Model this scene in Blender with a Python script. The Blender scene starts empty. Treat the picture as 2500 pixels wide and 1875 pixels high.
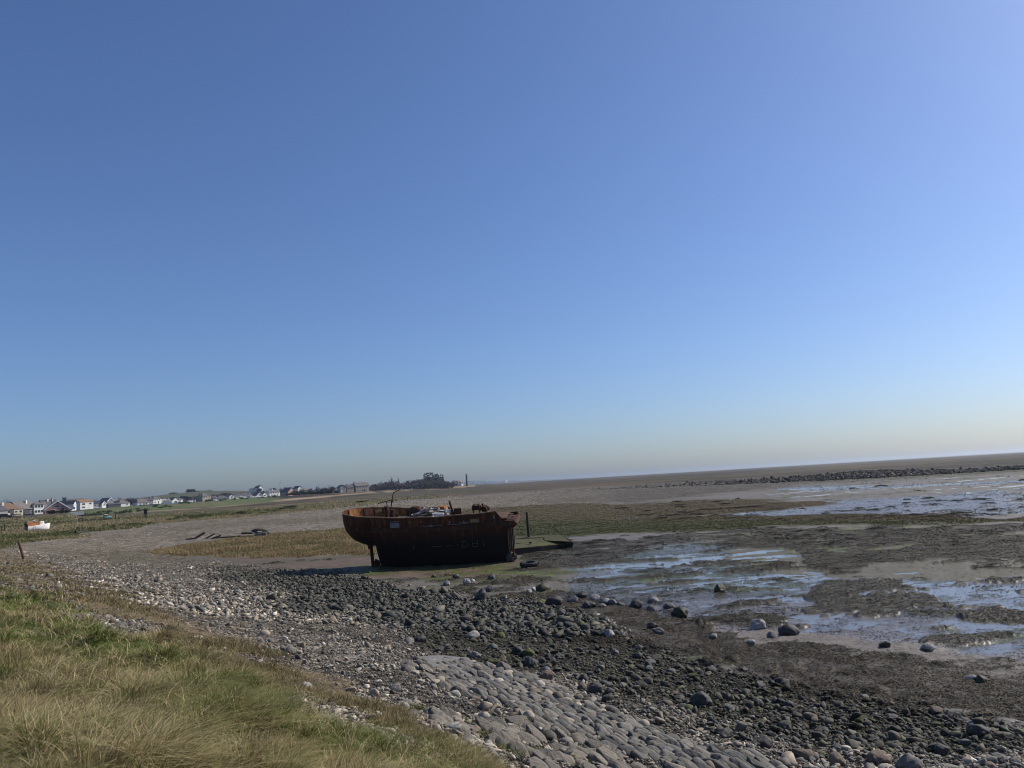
import bpy, math, random
import numpy as np
from mathutils import Vector, Matrix

random.seed(7)
RNG = np.random.default_rng(11)
S = bpy.context.scene
COL = S.collection

# ------------------------------------------------------------------ camera
FPX, PITCH, ROLL, CAMZ = 1878.0, math.radians(7.23), math.radians(3.41), 5.5   # focal length for a 2500 px wide frame
FW = np.array([0.0, math.cos(PITCH), math.sin(PITCH)])
U0 = np.array([0.0, -math.sin(PITCH), math.cos(PITCH)])
X0 = np.array([1.0, 0.0, 0.0])
RT = math.cos(ROLL) * X0 - math.sin(ROLL) * U0
UP = math.cos(ROLL) * U0 + math.sin(ROLL) * X0
cam_data = bpy.data.cameras.new('camera')
cam_data.sensor_width = 36.0
cam_data.lens = 36.0 * FPX / 2500.0
cam_data.clip_start = 0.1
cam_data.clip_end = 40000.0
cam = bpy.data.objects.new('camera', cam_data)
COL.objects.link(cam)
cam.matrix_world = Matrix(((RT[0], UP[0], -FW[0], 0), (RT[1], UP[1], -FW[1], 0), (RT[2], UP[2], -FW[2], CAMZ), (0, 0, 0, 1)))
S.camera = cam

# ------------------------------------------------------------------ sun and sky
SUN_AZ, SUN_EL = math.radians(65.0), math.radians(38.0)      # azimuth clockwise from +Y
SUN_DIR = Vector((math.sin(SUN_AZ) * math.cos(SUN_EL), math.cos(SUN_AZ) * math.cos(SUN_EL), math.sin(SUN_EL)))
world = bpy.data.worlds.new('World')
S.world = world
world.use_nodes = True
wn = world.node_tree
bg = wn.nodes['Background']
sky = wn.nodes.new('ShaderNodeTexSky')
sky.sky_type = 'NISHITA'
sky.sun_disc = False
sky.sun_elevation = SUN_EL
sky.sun_rotation = SUN_AZ
sky.altitude = 0.0
sky.air_density = 1.0
sky.dust_density = 1.0
sky.ozone_density = 4.0
cool = wn.nodes.new('ShaderNodeMix')                    # camera white balance: cooler than the raw sky
cool.data_type = 'RGBA'; cool.blend_type = 'MULTIPLY'; cool.inputs[0].default_value = 1.0
cool.inputs[7].default_value = (0.885, 1.005, 1.265, 1)
wn.links.new(sky.outputs[0], cool.inputs[6])
wn.links.new(cool.outputs[2], bg.inputs[0])
bg.inputs[1].default_value = 0.092
sun_data = bpy.data.lights.new('sun', 'SUN')
sun_data.energy = 5.0
sun_data.angle = math.radians(0.53)
sun_data.color = (1.0, 0.93, 0.83)
sun = bpy.data.objects.new('sun', sun_data)
COL.objects.link(sun)
sun.rotation_euler = (-SUN_DIR).to_track_quat('-Z', 'Y').to_euler()
S.view_settings.view_transform = 'Standard'
S.view_settings.look = 'None'
S.view_settings.exposure = 0.0
S.view_settings.gamma = 1.0
S.view_settings.use_curve_mapping = False
S.render.engine = 'CYCLES'
S.cycles.max_bounces = 6
S.cycles.transparent_max_bounces = 6
S.cycles.volume_bounces = 0
S.cycles.use_denoising = True
S.cycles.filter_width = 1.0

# ------------------------------------------------------------------ projecting between the photograph's frame and the ground
def ray(u, v):
    d = RT * (u - 1250.0) - UP * (v - 937.5) + FW * FPX
    return d

def at_z(u, v, z):
    """world x, y where the sight line of frame point (u, v) meets height z"""
    d = ray(u, v)
    t = (z - CAMZ) / d[2]
    return d[0] * t, d[1] * t

def at_d(u, v, dist):
    """world point on the sight line at horizontal distance dist"""
    d = ray(u, v)
    t = dist / math.hypot(d[0], d[1])
    return Vector((d[0] * t, d[1] * t, CAMZ + d[2] * t))

def to_uv(x, y, z):
    zz = z - CAMZ
    a = x * RT[0] + y * RT[1] + zz * RT[2]
    b = x * UP[0] + y * UP[1] + zz * UP[2]
    c = x * FW[0] + y * FW[1] + zz * FW[2]
    c = np.where(c < 0.05, 0.05, c)
    return 1250.0 + FPX * a / c, 937.5 - FPX * b / c

# ------------------------------------------------------------------ noise
def _hash(ix, iy, seed):
    h = (ix.astype(np.int64) * 374761393 + iy.astype(np.int64) * 668265263 + seed * 1442695041) & 0xFFFFFFFF
    h = ((h ^ (h >> 13)) * 1274126177) & 0xFFFFFFFF
    h = h ^ (h >> 16)
    return (h & 0xFFFFFF).astype(np.float32) / 16777216.0

def vnoise(x, y, seed=0):
    xf, yf = np.floor(x), np.floor(y)
    ix, iy = xf.astype(np.int64), yf.astype(np.int64)
    fx, fy = (x - xf).astype(np.float32), (y - yf).astype(np.float32)
    fx = fx * fx * fx * (fx * (fx * 6 - 15) + 10)
    fy = fy * fy * fy * (fy * (fy * 6 - 15) + 10)
    a = _hash(ix, iy, seed); b = _hash(ix + 1, iy, seed)
    c = _hash(ix, iy + 1, seed); d = _hash(ix + 1, iy + 1, seed)
    return (a + (b - a) * fx) * (1 - fy) + (c + (d - c) * fx) * fy

def fbm(x, y, seed=0, octv=4, gain=0.5, lac=2.03):
    """roughly -1..1"""
    s = np.zeros(np.shape(x), np.float32); amp = 1.0; tot = 0.0
    for o in range(octv):
        s += amp * (vnoise(x * 0.8 + y * 0.6, y * 0.8 - x * 0.6, seed + o * 17) * 2 - 1)
        tot += amp; amp *= gain; x = x * lac + 3.7; y = y * lac - 1.3
    return s / tot * 1.6

def sstep(a, b, x):
    t = np.clip((x - a) / (b - a), 0, 1)
    return t * t * (3 - 2 * t)

# ------------------------------------------------------------------ terrain height
_CP = [  # frame point and height of the ground there
 (0,1875,3.85),(500,1875,3.55),(1000,1875,2.8),(1230,1875,2.25),(1600,1875,1.3),(1900,1875,.8),(2500,1875,.35),
 (0,1650,3.75),(300,1700,3.6),(700,1750,3.15),(1000,1760,2.45),
 (0,1430,3.3),(300,1520,3.1),(600,1640,2.8),(850,1700,2.4),
 (0,1345,2.5),(200,1410,2.2),(450,1490,2.05),(700,1560,1.85),(1000,1625,1.65),(1150,1700,1.6),
 (300,1400,1.4),(600,1440,1.0),(900,1500,.85),(1200,1560,.7),(1500,1640,.6),(1800,1700,.5),(2200,1780,.35),
 (300,1360,.6),(600,1390,.15),(900,1395,.05),(1200,1450,.05),(1500,1460,.05),(1700,1530,.05),(2000,1560,.05),(2500,1650,.05),
 (1000,1375,0),(1300,1380,0),(1500,1400,0),(2000,1400,0),(2500,1450,0),(2500,1300,0),(2000,1300,0),(1600,1300,0),(700,1370,.05),
 (2500,1200,0),(2200,1200,0),(1900,1215,0),
 (150,1330,1.6),(400,1310,1.0),(700,1290,.6),(1000,1270,.3),(1300,1240,.2),
 (450,1345,.3),(700,1330,.2),(880,1320,.15),
 (0,1300,1.9),(86,1297,1.8),(300,1275,1.9),(560,1255,1.9),(800,1235,1.85),(1050,1215,1.75),(1350,1197,1.6),(1700,1178,1.6),(2100,1153,1.8),(2500,1127,2.0),
 (1560,1230,.15),(2000,1178,.12),(2500,1145,.2),
]
_pts = []
for u, v, z in _CP:
    x, y = at_z(u, v, z)
    _pts.append((math.atan2(x, y), math.log(math.hypot(x, y)), z))
for th in (-44, -30, -18, -6, 6, 18, 30, 44):
    a = math.radians(th)
    _pts += [(a, math.log(330), 1.25 if th > -28 else 1.6), (a, math.log(700), 1.3), (a, math.log(1.5), 3.9)]
for th in (44,):
    a = math.radians(th)
    _pts += [(a, math.log(12), .35), (a, math.log(40), 0), (a, math.log(110), 0), (a, math.log(255), 2.0)]
a = math.radians(-44)
_pts += [(a, math.log(12), 3.7), (a, math.log(40), 3.1), (a, math.log(130), 2.2)]
_P = np.array(_pts)
_TH = 3.0
def _phi(r2):
    return np.where(r2 > 1e-12, 0.5 * r2 * np.log(np.maximum(r2, 1e-12)), 0.0)
_q = np.stack([_P[:, 0] * _TH, _P[:, 1]], 1)
_n = len(_q)
_K = _phi(((_q[:, None] - _q[None]) ** 2).sum(2)) + np.eye(_n) * 2e-3
_A = np.zeros((_n + 3, _n + 3)); _A[:_n, :_n] = _K
_A[:_n, _n] = 1; _A[:_n, _n + 1:] = _q; _A[_n, :_n] = 1; _A[_n + 1:, :_n] = _q.T
_W = np.linalg.solve(_A, np.concatenate([_P[:, 2], [0, 0, 0]]))

_VU = [-400, 0, 140, 200, 360, 520, 680, 820, 1000, 1130, 1180, 1240]
_VZ = [3.1, 3.2, 3.3, 3.9, 4.2, 4.5, 4.7, 4.7, 4.4, 4.2, 2.6, 1.3]         # village terrace
_VA = [280, 285, 300, 400, 440, 460, 520, 590, 700, 780, 850, 900]         # where the bank starts
_VB = [312, 318, 335, 440, 490, 520, 590, 680, 820, 900, 980, 1100]        # where it is level again
_HU = [-600, 0, 200, 330, 420, 480, 560, 640, 760, 900, 1010, 1100]
_HZ = [3, 5.5, 9, 15.5, 19.5, 21, 19.5, 15, 11, 8, 4, 1.3]            # low green hill behind
_VT = np.array([math.atan2(ray(u, 1230)[0], ray(u, 1230)[1]) for u in _VU])
_HT = np.array([math.atan2(ray(u, 1230)[0], ray(u, 1230)[1]) for u in _HU])

def base_height(x, y):
    x = np.asarray(x, np.float64); y = np.asarray(y, np.float64)
    sh = x.shape; x = x.ravel(); y = y.ravel()
    out = np.empty(len(x))
    for i in range(0, len(x), 60000):
        xs, ys = x[i:i + 60000], y[i:i + 60000]
        th0 = np.arctan2(xs, ys); r = np.hypot(xs, ys)
        th = np.clip(th0, math.radians(-44), math.radians(44))
        lr = np.log(np.clip(r, 1.5, 700))
        q0, q1 = th * _TH, lr
        acc = _W[_n] + _W[_n + 1] * q0 + _W[_n + 2] * q1
        for k in range(_n):
            acc += _W[k] * _phi((q0 - _q[k, 0]) ** 2 + (q1 - _q[k, 1]) ** 2)
        acc = np.clip(acc, 0.0, 4.0)
        acc = np.where(r > 420, acc + (1.3 - acc) * sstep(420, 650, r), acc)
        vz = np.interp(th0, _VT, _VZ); va = np.interp(th0, _VT, _VA); vb = np.interp(th0, _VT, _VB)
        hz = np.interp(th0, _HT, _HZ)
        k = sstep(0, 1, (r - va) / (vb - va)) * (th0 < _VT[-1])
        acc = np.where(k > 0, acc + (np.maximum(vz, acc) - acc) * k, acc)
        k = sstep(800, 1500, r) * (th0 < _HT[-1])
        acc = acc + np.maximum(hz - acc, 0) * k
        back = sstep(math.radians(80), math.radians(125), np.abs(th0)) * (1 - sstep(250, 900, r))
        acc = acc + (3.9 - acc) * back
        out[i:i + 60000] = acc
    return out.reshape(sh)

def ground_z(x, y):
    return float(base_height(np.array([x]), np.array([y]))[0])

def on_ground(u, v):
    """world point where the sight line of frame point (u, v) meets the ground"""
    d = ray(u, v)
    hl = math.hypot(d[0], d[1])
    rr = np.exp(np.linspace(math.log(2.5), math.log(6000), 3000))
    xs, ys = d[0] / hl * rr, d[1] / hl * rr
    diff = CAMZ + d[2] / hl * rr - base_height(xs, ys)
    i = int(np.argmax(diff < 0)) if (diff < 0).any() else len(rr) - 1
    return Vector((xs[i], ys[i], base_height(xs[i:i + 1], ys[i:i + 1])[0]))
# ------------------------------------------------------------------ zones of the shore (outlines in the frame, laid on the ground)
def poly_sd(px, py, poly):
    """signed distance, positive inside"""
    p = np.asarray(poly, np.float64)
    d2 = np.full(px.shape, 1e18); ins = np.zeros(px.shape, bool)
    for i in range(len(p)):
        ax, ay = p[i]; bx, by = p[(i + 1) % len(p)]
        ex, ey = bx - ax, by - ay
        t = np.clip(((px - ax) * ex + (py - ay) * ey) / max(ex * ex + ey * ey, 1e-9), 0, 1)
        d2 = np.minimum(d2, (px - ax - t * ex) ** 2 + (py - ay - t * ey) ** 2)
        c = (ay > py) != (by > py)
        with np.errstate(divide='ignore', invalid='ignore'):
            xi = ax + (py - ay) * ex / (ey if abs(ey) > 1e-12 else 1e-12)
        ins ^= c & (px < xi)
    s = np.sqrt(d2)
    return np.where(ins, s, -s)

ZONES = {
 'grass': [(-3000,1490),(0,1440),(150,1466),(300,1528),(450,1595),(560,1645),(660,1692),(800,1742),(930,1800),(1050,1850),(1130,1892),(1230,1980),(2100,3500),(-3000,5000)],
 'wrack': [(-3000,1380),(0,1345),(60,1362),(150,1392),(260,1440),(400,1488),(560,1535),(660,1575),(800,1640),(900,1690),(1003,1722),(1011,1757),(1166,1830),(1240,1875),(1330,1960),(1230,1980),(1130,1892),(1050,1850),(930,1800),(800,1742),(660,1692),(560,1645),(450,1595),(300,1528),(150,1466),(0,1440),(-3000,1490)],
 'gravel': [(600,1590),(720,1612),(900,1630),(1010,1640),(1120,1690),(1290,1735),(1230,1765),(1010,1757),(1003,1722),(880,1690),(760,1650)],
 'cobble': [(1000,1634),(1100,1620),(1180,1632),(1350,1690),(1500,1745),(1700,1830),(1900,1880),(2100,1960),(1700,2150),(1300,1960),(1166,1830),(1011,1757),(1230,1765),(1290,1735),(1120,1690)],
 'shingle': [(-300,1300),(60,1325),(200,1302),(600,1258),(900,1232),(1200,1207),(1400,1194),(1700,1179),(2100,1160),(2520,1140),(2520,1150),(2000,1180),(1560,1228),(1300,1236),(1000,1262),(850,1282),(600,1300),(450,1312),(330,1340),(270,1352),(330,1366),(480,1378),(640,1388),(850,1402),(1000,1440),(1250,1470),(1450,1520),(1700,1600),(2000,1700),(2520,1800),(3200,1900),(3200,2400),(2100,1960),(1900,1880),(1700,1830),(1500,1745),(1350,1690),(1180,1632),(1100,1620),(900,1630),(720,1612),(600,1590),(660,1575),(560,1535),(400,1488),(260,1440),(150,1392),(60,1362),(-300,1360)],
 'dark': [(540,1385),(850,1382),(1000,1390),(1250,1410),(1520,1470),(1720,1560),(2000,1690),(2520,1790),(3200,1850),(3200,2000),(2520,1880),(2000,1800),(1700,1740),(1450,1690),(1250,1640),(1050,1590),(900,1540),(760,1490),(640,1440),(520,1410)],
 'weed': [(1260,1440),(1480,1466),(1650,1503),(1800,1546),(1960,1563),(2080,1594),(2290,1606),(2400,1630),(2520,1646),(3200,1700),(3200,1860),(2520,1790),(2250,1740),(2000,1700),(1800,1660),(1600,1620),(1420,1560),(1300,1510),(1150,1470),(1050,1430)],
 'land': [(-3000,1345),(0,1338),(150,1365),(330,1405),(700,1545),(1000,1600),(1300,1655),(1700,1790),(2100,1960),(2100,3500),(-3000,5000)],
 'inner': [(60,1322),(300,1300),(600,1285),(850,1275),(900,1290),(840,1300),(620,1312),(470,1330),(380,1352),(420,1362),(600,1385),(560,1398),(300,1380),(60,1340)],
 'marsh': [(360,1350),(450,1328),(600,1308),(800,1290),(960,1275),(980,1345),(905,1357),(700,1362),(500,1358),(400,1356)],
 'marsh_green': [(1000,1262),(1260,1236),(1560,1232),(1750,1222),(2000,1222),(2060,1232),(1800,1252),(1640,1262),(1900,1262),(2060,1254),(2230,1256),(2440,1268),(2520,1262),(2520,1290),(2200,1286),(1900,1284),(1700,1302),(1400,1308),(1290,1320),(1000,1330)],
 'spitgrass': [(-3000,1250),(0,1262),(300,1262),(560,1246),(760,1230),(900,1222),(1130,1208),(900,1231),(700,1250),(560,1262),(400,1278),(250,1302),(120,1320),(60,1328),(0,1345),(-3000,1360)],
 'farbeach': [(300,1248),(500,1240),(700,1218),(900,1202),(1160,1184),(1160,1188),(1000,1197),(880,1206),(700,1223),(520,1240),(300,1253)],
 'algae': [(1150,1395),(1330,1372),(1480,1345),(1560,1330),(1640,1338),(1500,1372),(1420,1396),(1300,1420),(1180,1440),(900,1420),(700,1402),(900,1398)],
 'algae2': [(1700,1376),(1860,1368),(1900,1380),(1830,1394),(1720,1388)],
 'algae3': [(1540,1398),(1800,1414),(1950,1420),(1880,1432),(1640,1432),(1420,1424)],
 'weedflat': [(1740,1312),(1900,1298),(2100,1294),(2520,1284),(2520,1376),(2300,1372),(2100,1380),(1980,1372),(1960,1345),(1850,1330)],
 'weedbar': [(1380,1330),(1700,1300),(1780,1310),(1650,1330),(1560,1345),(1440,1372),(1300,1378),(1260,1350)],
 'weedline': [(2000,1470),(2040,1440),(2180,1440),(2300,1480),(2520,1500),(2520,1518),(2300,1508),(2150,1500),(2040,1505),(1970,1498)],
 'wet': [(1290,1335),(1600,1310),(1780,1340),(1760,1390),(1900,1420),(2520,1405),(2520,1640),(2200,1590),(1990,1560),(1800,1560),(1650,1520),(1500,1462),(1380,1440),(1420,1400)],
 'wetstrip': [(1900,1194),(2100,1186),(2300,1180),(2520,1175),(2520,1182),(2250,1189),(1950,1199)],
 'wetfar': [(1500,1240),(1700,1228),(2000,1222),(2200,1214),(2520,1206),(2520,1276),(2100,1270),(1800,1268),(1500,1270)],
 'seafar': [(1240,1178.0),(1700,1149.9),(2520,1101.2),(2520,1103),(1700,1151.5),(1240,1179)],
 'brownsand': [(560,1366),(900,1352),(930,1372),(1250,1372),(1420,1366),(1330,1400),(1100,1420),(900,1412),(700,1396)],
}

# carry the outlines on past the edge of the frame
ZONES = {k: [(2950, v - 25 if v < 1400 else v + 40) if 2500 <= u <= 2530 else (u, v) for u, v in p] for k, p in ZONES.items()}

def zone(name, u, v, soft, wob=0.0):
    sd = poly_sd(u, v, ZONES[name]) + wob
    return sstep(-soft, soft, sd)

GRID = {}
# ------------------------------------------------------------------ ground mesh: rings about the viewpoint, fine where the shore is close
def build_ground_mesh():
    th = list(np.radians(np.linspace(-39, 39, 1150)))
    th = list(np.radians(np.linspace(-180, -39, 60)))[:-1] + th + list(np.radians(np.linspace(39, 180, 60)))[1:-1]
    th = np.array(th)
    rs = [1.2]
    while rs[-1] < 11000:
        r = rs[-1]
        rs.append(r + max(r * .0042, min(r * r * .00018, r * (.012 if r < 700 else .05))))
    rs = np.array(rs)
    T, R_ = np.meshgrid(th, rs)
    GRID['th'] = th; GRID['rs'] = rs
    x = (np.sin(T) * R_).ravel(); y = (np.cos(T) * R_).ravel()
    return x, y, len(th), len(rs)

def zone_masks(x, y, zb):
    u, v = to_uv(x, y, zb)
    r = np.hypot(x, y)
    front = (y > 0.2)
    n1 = fbm(x * .35, y * .35, 5, 4)
    n2 = fbm(x * 1.6, y * 1.6, 9, 3)
    n3 = fbm(x * .06, y * .06, 15, 5)
    m = {}
    wob = n1 * np.clip(900 / np.maximum(r, 4), 2, 30) + n2 * np.clip(500 / np.maximum(r, 4), 1, 14)
    wf = np.clip(n3 * 8, -9, 9) + n1 * np.clip(350 / r, 0, 8)
    def Z(k, soft, w=wob):
        return zone(k, u, v, soft, w) * front
    m['grass'] = np.where(front, Z('grass', 14), 1.0 * (r < 200))
    m['wrack'] = Z('wrack', 12); m['gravel'] = Z('gravel', 9); m['cobble'] = Z('cobble', 8)
    m['shingle'] = Z('shingle', 7, wob * .6)
    m['shingle'] = np.maximum(m['shingle'], np.maximum(Z('land', 10), Z('inner', 5, wf)) * (1 - m['grass']))
    m['dark'] = Z('dark', 26, wob * 1.4); m['weed'] = Z('weed', 14, wob * 1.5)
    m['marsh'] = Z('marsh', 3, wf * .6); m['marsh_green'] = Z('marsh_green', 2.5, wf * .7)
    m['spitgrass'] = Z('spitgrass', 4, wf * .8); m['farbeach'] = Z('farbeach', 1.2, wf * .1)
    m['algae'] = np.maximum(np.maximum(Z('algae', 9, wf * 2.2), Z('algae2', 6, wf * 1.5)), Z('algae3', 7, wf * 1.5))
    m['weedflat'] = np.maximum(Z('weedflat', 8, wf * 2.0), np.maximum(Z('weedbar', 7, wf * 1.8), Z('weedline', 8, wf * 2.5)))
    m['wet'] = Z('wet', 12, wf * 2.0)
    landm = np.maximum(np.maximum(m['grass'], m['wrack']), np.maximum(np.maximum(m['shingle'], m['spitgrass']), np.maximum(m['marsh'], m['marsh_green'])))
    wn = fbm((x * .9 + y * .25) * .30, (y * .95 - x * .15) * .55, 19, 5, .58)
    low = fbm(x * .05, y * .09, 23, 3)
    field = wn + .25 * low + 1.15 * m['weedflat'] + .22 * m['wet'] + .30 * m['algae']
    onmud = (1 - landm) * (r < 240) * front
    m['weedflat'] = sstep(.70, .78, field) * onmud
    m['algae'] = np.maximum(m['algae'] * sstep(.0, .2, field), sstep(.34, .46, field) * sstep(-.2, .15, fbm(x * .06, y * .1, 29, 3))) * onmud * (1 - m['weedflat']); m['wetfar'] = np.maximum(Z('wetfar', 5, wf * 1.4), Z('wetstrip', 2, wf * .5))
    m['brownsand'] = Z('brownsand', 12, wf * 2)
    m['seafar'] = Z('seafar', .4, 0 * wf)
    return m, u, v, r, n1, n2, n3

def relief(x, y, r, m):
    """small relief on top of base_height; also the puddle-forming relief of the mud"""
    land = np.maximum(np.maximum(m['grass'], m['wrack']), np.maximum(m['shingle'], m['spitgrass']))
    land = np.maximum(land, np.maximum(m['cobble'], m['gravel']))
    mud = 1 - land
    near = 1 - sstep(60, 200, r)
    h = m['grass'] * near * (.15 * fbm(x * 1.05, y * 1.05, 21, 3) + .06 * fbm(x * 3.1, y * 3.1, 23, 2))
    h = h + m['wrack'] * near * .05 * fbm(x * 1.5, y * 1.5, 25, 3)
    h = h + m['shingle'] * (.05 * fbm(x * .5, y * .5, 27, 4) * near + .03 * fbm(x * 4, y * 4, 28, 2) * (1 - sstep(25, 60, r)))
    # mud: broad pools and bars drawn out along the shore, then small runnels
    xs, ys = x * .80 + y * .35, y * .92 - x * .25
    big = fbm(xs * .045, ys * .16, 31, 4)
    mid = fbm(xs * .22, ys * .75, 33, 3)
    sm = fbm(xs * 1.3, ys * 2.4, 35, 3)
    fine = fbm(x * 5.5, y * 5.5, 37, 2) * (1 - sstep(25, 60, r))
    pool = .030 * big + .036 * mid + .028 * sm + .012 * fine
    n_ripple = fbm(xs * .9, ys * 3.4, 43, 2) * (1 - sstep(90, 240, r))
    bias = .040 - .024 * m['wet'] - .026 * m['wetfar']
    h = h + mud * (pool + bias + .02 * np.clip(n_ripple, -1, 1) + .05 * (m['marsh'] + m['marsh_green']) + .055 * m['weedflat'] + .02 * m['algae'] + .015 * m['brownsand'])
    h = h + (m['weed'] * .05 + m['weedflat'] * .04) * (.4 + fbm(x * 2.2, y * 2.2, 41, 3)) * (1 - sstep(80, 200, r))
    return h, mud

def mixc(c, col, k):
    return c + (np.asarray(col, np.float32)[None] - c) * k[:, None]

def build_ground():
    x, y, nt, nr = build_ground_mesh()
    zb = base_height(x, y)
    m, u, v, r, n1, n2, n3 = zone_masks(x, y, zb)
    rel, mud = relief(x, y, r, m)
    z = zb + rel
    # slag bank and far shore stay as they are; keep ground under water level sensible
    n4 = fbm(x * .9, y * .9, 51, 4); n5 = fbm(x * 7, y * 7, 53, 2); n6 = fbm(x * .012, y * .012, 55, 5)
    lr_ = np.log(np.maximum(r, 1)); th_ = np.arctan2(x, y)
    nst = fbm(th_ * 9, lr_ * 16, 57, 5) + .6 * fbm(th_ * 40, lr_ * 60, 58, 3)
    c = np.empty((len(x), 3), np.float32); c[:] = (.135, .118, .102)
    c = mixc(c, (.105, .092, .078), np.clip(.5 + n1 * .8, 0, 1) * .7)
    c = mixc(c, (.065, .062, .030), np.clip(n3 * 1.4 + .15, 0, 1) * .6 * mud)
    # open marsh beyond the spit: brown turf in bands
    far = sstep(200, 300, r) * mud
    c = mixc(c, (.066, .050, .030), far)
    c = mixc(c, (.095, .066, .036), far * np.clip(nst * 2.2, 0, 1))
    c = mixc(c, (.025, .022, .014), far * np.clip(-nst * 2.2 - .05, 0, 1))
    c = mixc(c, (.09, .095, .045), far * np.clip(n6 * 1.2 - .2, 0, 1) * .6)
    c = mixc(c, (.115, .075, .048), m['brownsand'] * .75)
    olive = np.clip(fbm((x * .8 + y * .35) * .07, (y * .92 - x * .25) * .2, 47, 4) * 1.6 - .3, 0, 1) * mud * (r < 200)
    c = mixc(c, (.070, .064, .030), olive * .6)
    c = mixc(c, (.060, .066, .018), m['algae'] * np.clip(.85 + n4 * .5, 0, 1))
    c = mixc(c, (.10, .125, .022), m['algae'] * np.clip(n2 * 1.4 - .1, 0, 1))
    c = mixc(c, (.030, .026, .015), np.maximum(m['weedflat'], m['weed']) * np.clip(.9 + n4 * .5, 0, 1))
    # shingle
    sh = m['shingle']
    c = mixc(c, (.178, .158, .132), sh)
    c = mixc(c, (.135, .115, .09), sh * np.clip(n3 * 1.1 + .2, 0, 1))
    c = mixc(c, (.085, .072, .052), sh * np.clip(n1 * 1.2 - .3, 0, 1) * .8)
    band = np.exp(-((v - (1330 - (u - 600) * .085)) / 26.0) ** 2) * sh * (r > 60)
    c = mixc(c, (.085, .078, .052), np.clip(band * (.8 + n3), 0, 1) * .7)
    c = mixc(c, (.046, .042, .031), m['dark'] * sh * .9)
    c = mixc(c, (.040, .030, .018), m['weed'] * np.clip(.85 + n4 * .5, 0, 1))
    # far end of the shingle is darker slag
    slag = sh * sstep(1050, 1650, u) * (r > 90)
    c = mixc(c, (.085, .080, .072), slag * .8)
    c = mixc(c, (.070, .078, .045), sh * sstep(1950, 2250, u) * (r > 120) * .8)
    c = mixc(c, (.130, .105, .090), m['wrack'])
    c = mixc(c, (.27, .20, .11), m['wrack'] * np.clip(n4 * 1.8 - .25, 0, 1) * .8)
    c = mixc(c, (.105, .095, .090), m['gravel'])
    c = mixc(c, (.034, .029, .023), m['cobble'])
    # turf
    g = m['grass']
    c = mixc(c, (.065, .085, .022), g)
    c = mixc(c, (.16, .125, .060), g * np.clip(n4 * 1.2 + n1 * .6, 0, 1) * .8)
    # marsh plants (blades stand on top of this)
    c = mixc(c, (.16, .122, .062), m['marsh'] * .9)
    c = mixc(c, (.075, .060, .028), m['marsh_green'] * .9)
    c = mixc(c, (.045, .050, .018), m['marsh_green'] * sstep(1262, 1285, v) * .8)
    sg = m['spitgrass']
    c = mixc(c, (.130, .118, .055), sg)
    c = mixc(c, (.17, .135, .075), sg * np.clip(n3 * 1.6, 0, 1))
    c = mixc(c, (.080, .088, .034), sg * np.clip(-n3 * 1.6, 0, 1))
    c = mixc(c, (.27, .20, .13), m['farbeach'])
    c *= (1 - .45 * np.clip(sh, 0, 1) * (1 - sstep(45, 95, r)) * (1 - g))[:, None]      # shade between the stones painted in, over damp silt
    # village bank and hill
    th0 = np.arctan2(x, y)
    va = np.interp(th0, _VT, _VA); vb = np.interp(th0, _VT, _VB)
    bank = sstep(0, .3, (r - va) / (vb - va)) * sstep(705, 640, u + 25 * n1) * sstep(150, 240, u + 25 * n1)
    c = mixc(c, (.085, .105, .045), bank)
    c = mixc(c, (.125, .115, .060), bank * np.clip(n1 + n3, 0, 1))
    hill = sstep(800, 1000, r) * (th0 < _HT[-2])
    c = mixc(c, (.085, .092, .050), hill)
    c = mixc(c, (.105, .105, .050), hill * np.clip(n6 * 2, 0, 1))
    # open sea beyond the flats
    sea = (r > 3800) * (th0 > math.radians(-2))
    c = mixc(c, (.36, .36, .36), sea.astype(np.float32) * .7)
    wetness = np.clip(np.maximum(m['wet'], m['wetfar']) * .9 + .35 * mud * (r < 260), 0, 1) * (1 - np.maximum(m['marsh'], m['marsh_green'])) * (1 - .6 * m['weedflat'])
    wetness = np.where(r > 260, 0, wetness)
    stones = np.clip(sh + m['gravel'] + m['cobble'] + .8 * m['wrack'], 0, 1)
    ridge = fbm(x * 3.2 + n2 * .8, y * 9 + n1 * 2, 61, 2)
    faces = np.empty(((nr - 1) * nt, 4), np.int32)
    i = np.arange(nr - 1)[:, None] * nt; j = np.arange(nt)[None]
    jn = (j + 1) % nt
    faces[:, 0] = (i + j).ravel(); faces[:, 1] = (i + jn).ravel(); faces[:, 2] = (i + nt + jn).ravel(); faces[:, 3] = (i + nt + j).ravel()
    faces = faces[:, ::-1]
    # close the hole at the viewpoint's feet
    me = bpy.data.meshes.new('ground')
    nv = len(x)
    co = np.empty((nv, 3), np.float32); co[:, 0] = x; co[:, 1] = y; co[:, 2] = z
    nq = len(faces)
    me.vertices.add(nv); me.vertices.foreach_set('co', co.ravel())
    cap = np.arange(nt, dtype=np.int32)[::-1]
    me.loops.add(nq * 4 + nt); me.loops.foreach_set('vertex_index', np.concatenate([faces.ravel(), cap]).astype(np.int32))
    me.polygons.add(nq + 1)
    ls = np.concatenate([np.arange(nq) * 4, [nq * 4]]).astype(np.int32)
    me.polygons.foreach_set('loop_start', ls)
    me.update(calc_edges=True)
    me.polygons.foreach_set('use_smooth', np.ones(nq + 1, bool))
    ca = me.color_attributes.new('tint', 'FLOAT_COLOR', 'POINT')
    cc = np.ones((nv, 4), np.float32); cc[:, :3] = np.clip(c, .004, 1)
    ca.data.foreach_set('color', cc.ravel())
    for nm, arr in (('wetness', wetness), ('stones', stones), ('turf', np.clip(g + m['wrack'] * .6 + m['marsh'] + m['marsh_green'], 0, 1))):
        at = me.attributes.new(nm, 'FLOAT', 'POINT'); at.data.foreach_set('value', np.asarray(arr, np.float32))
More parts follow.
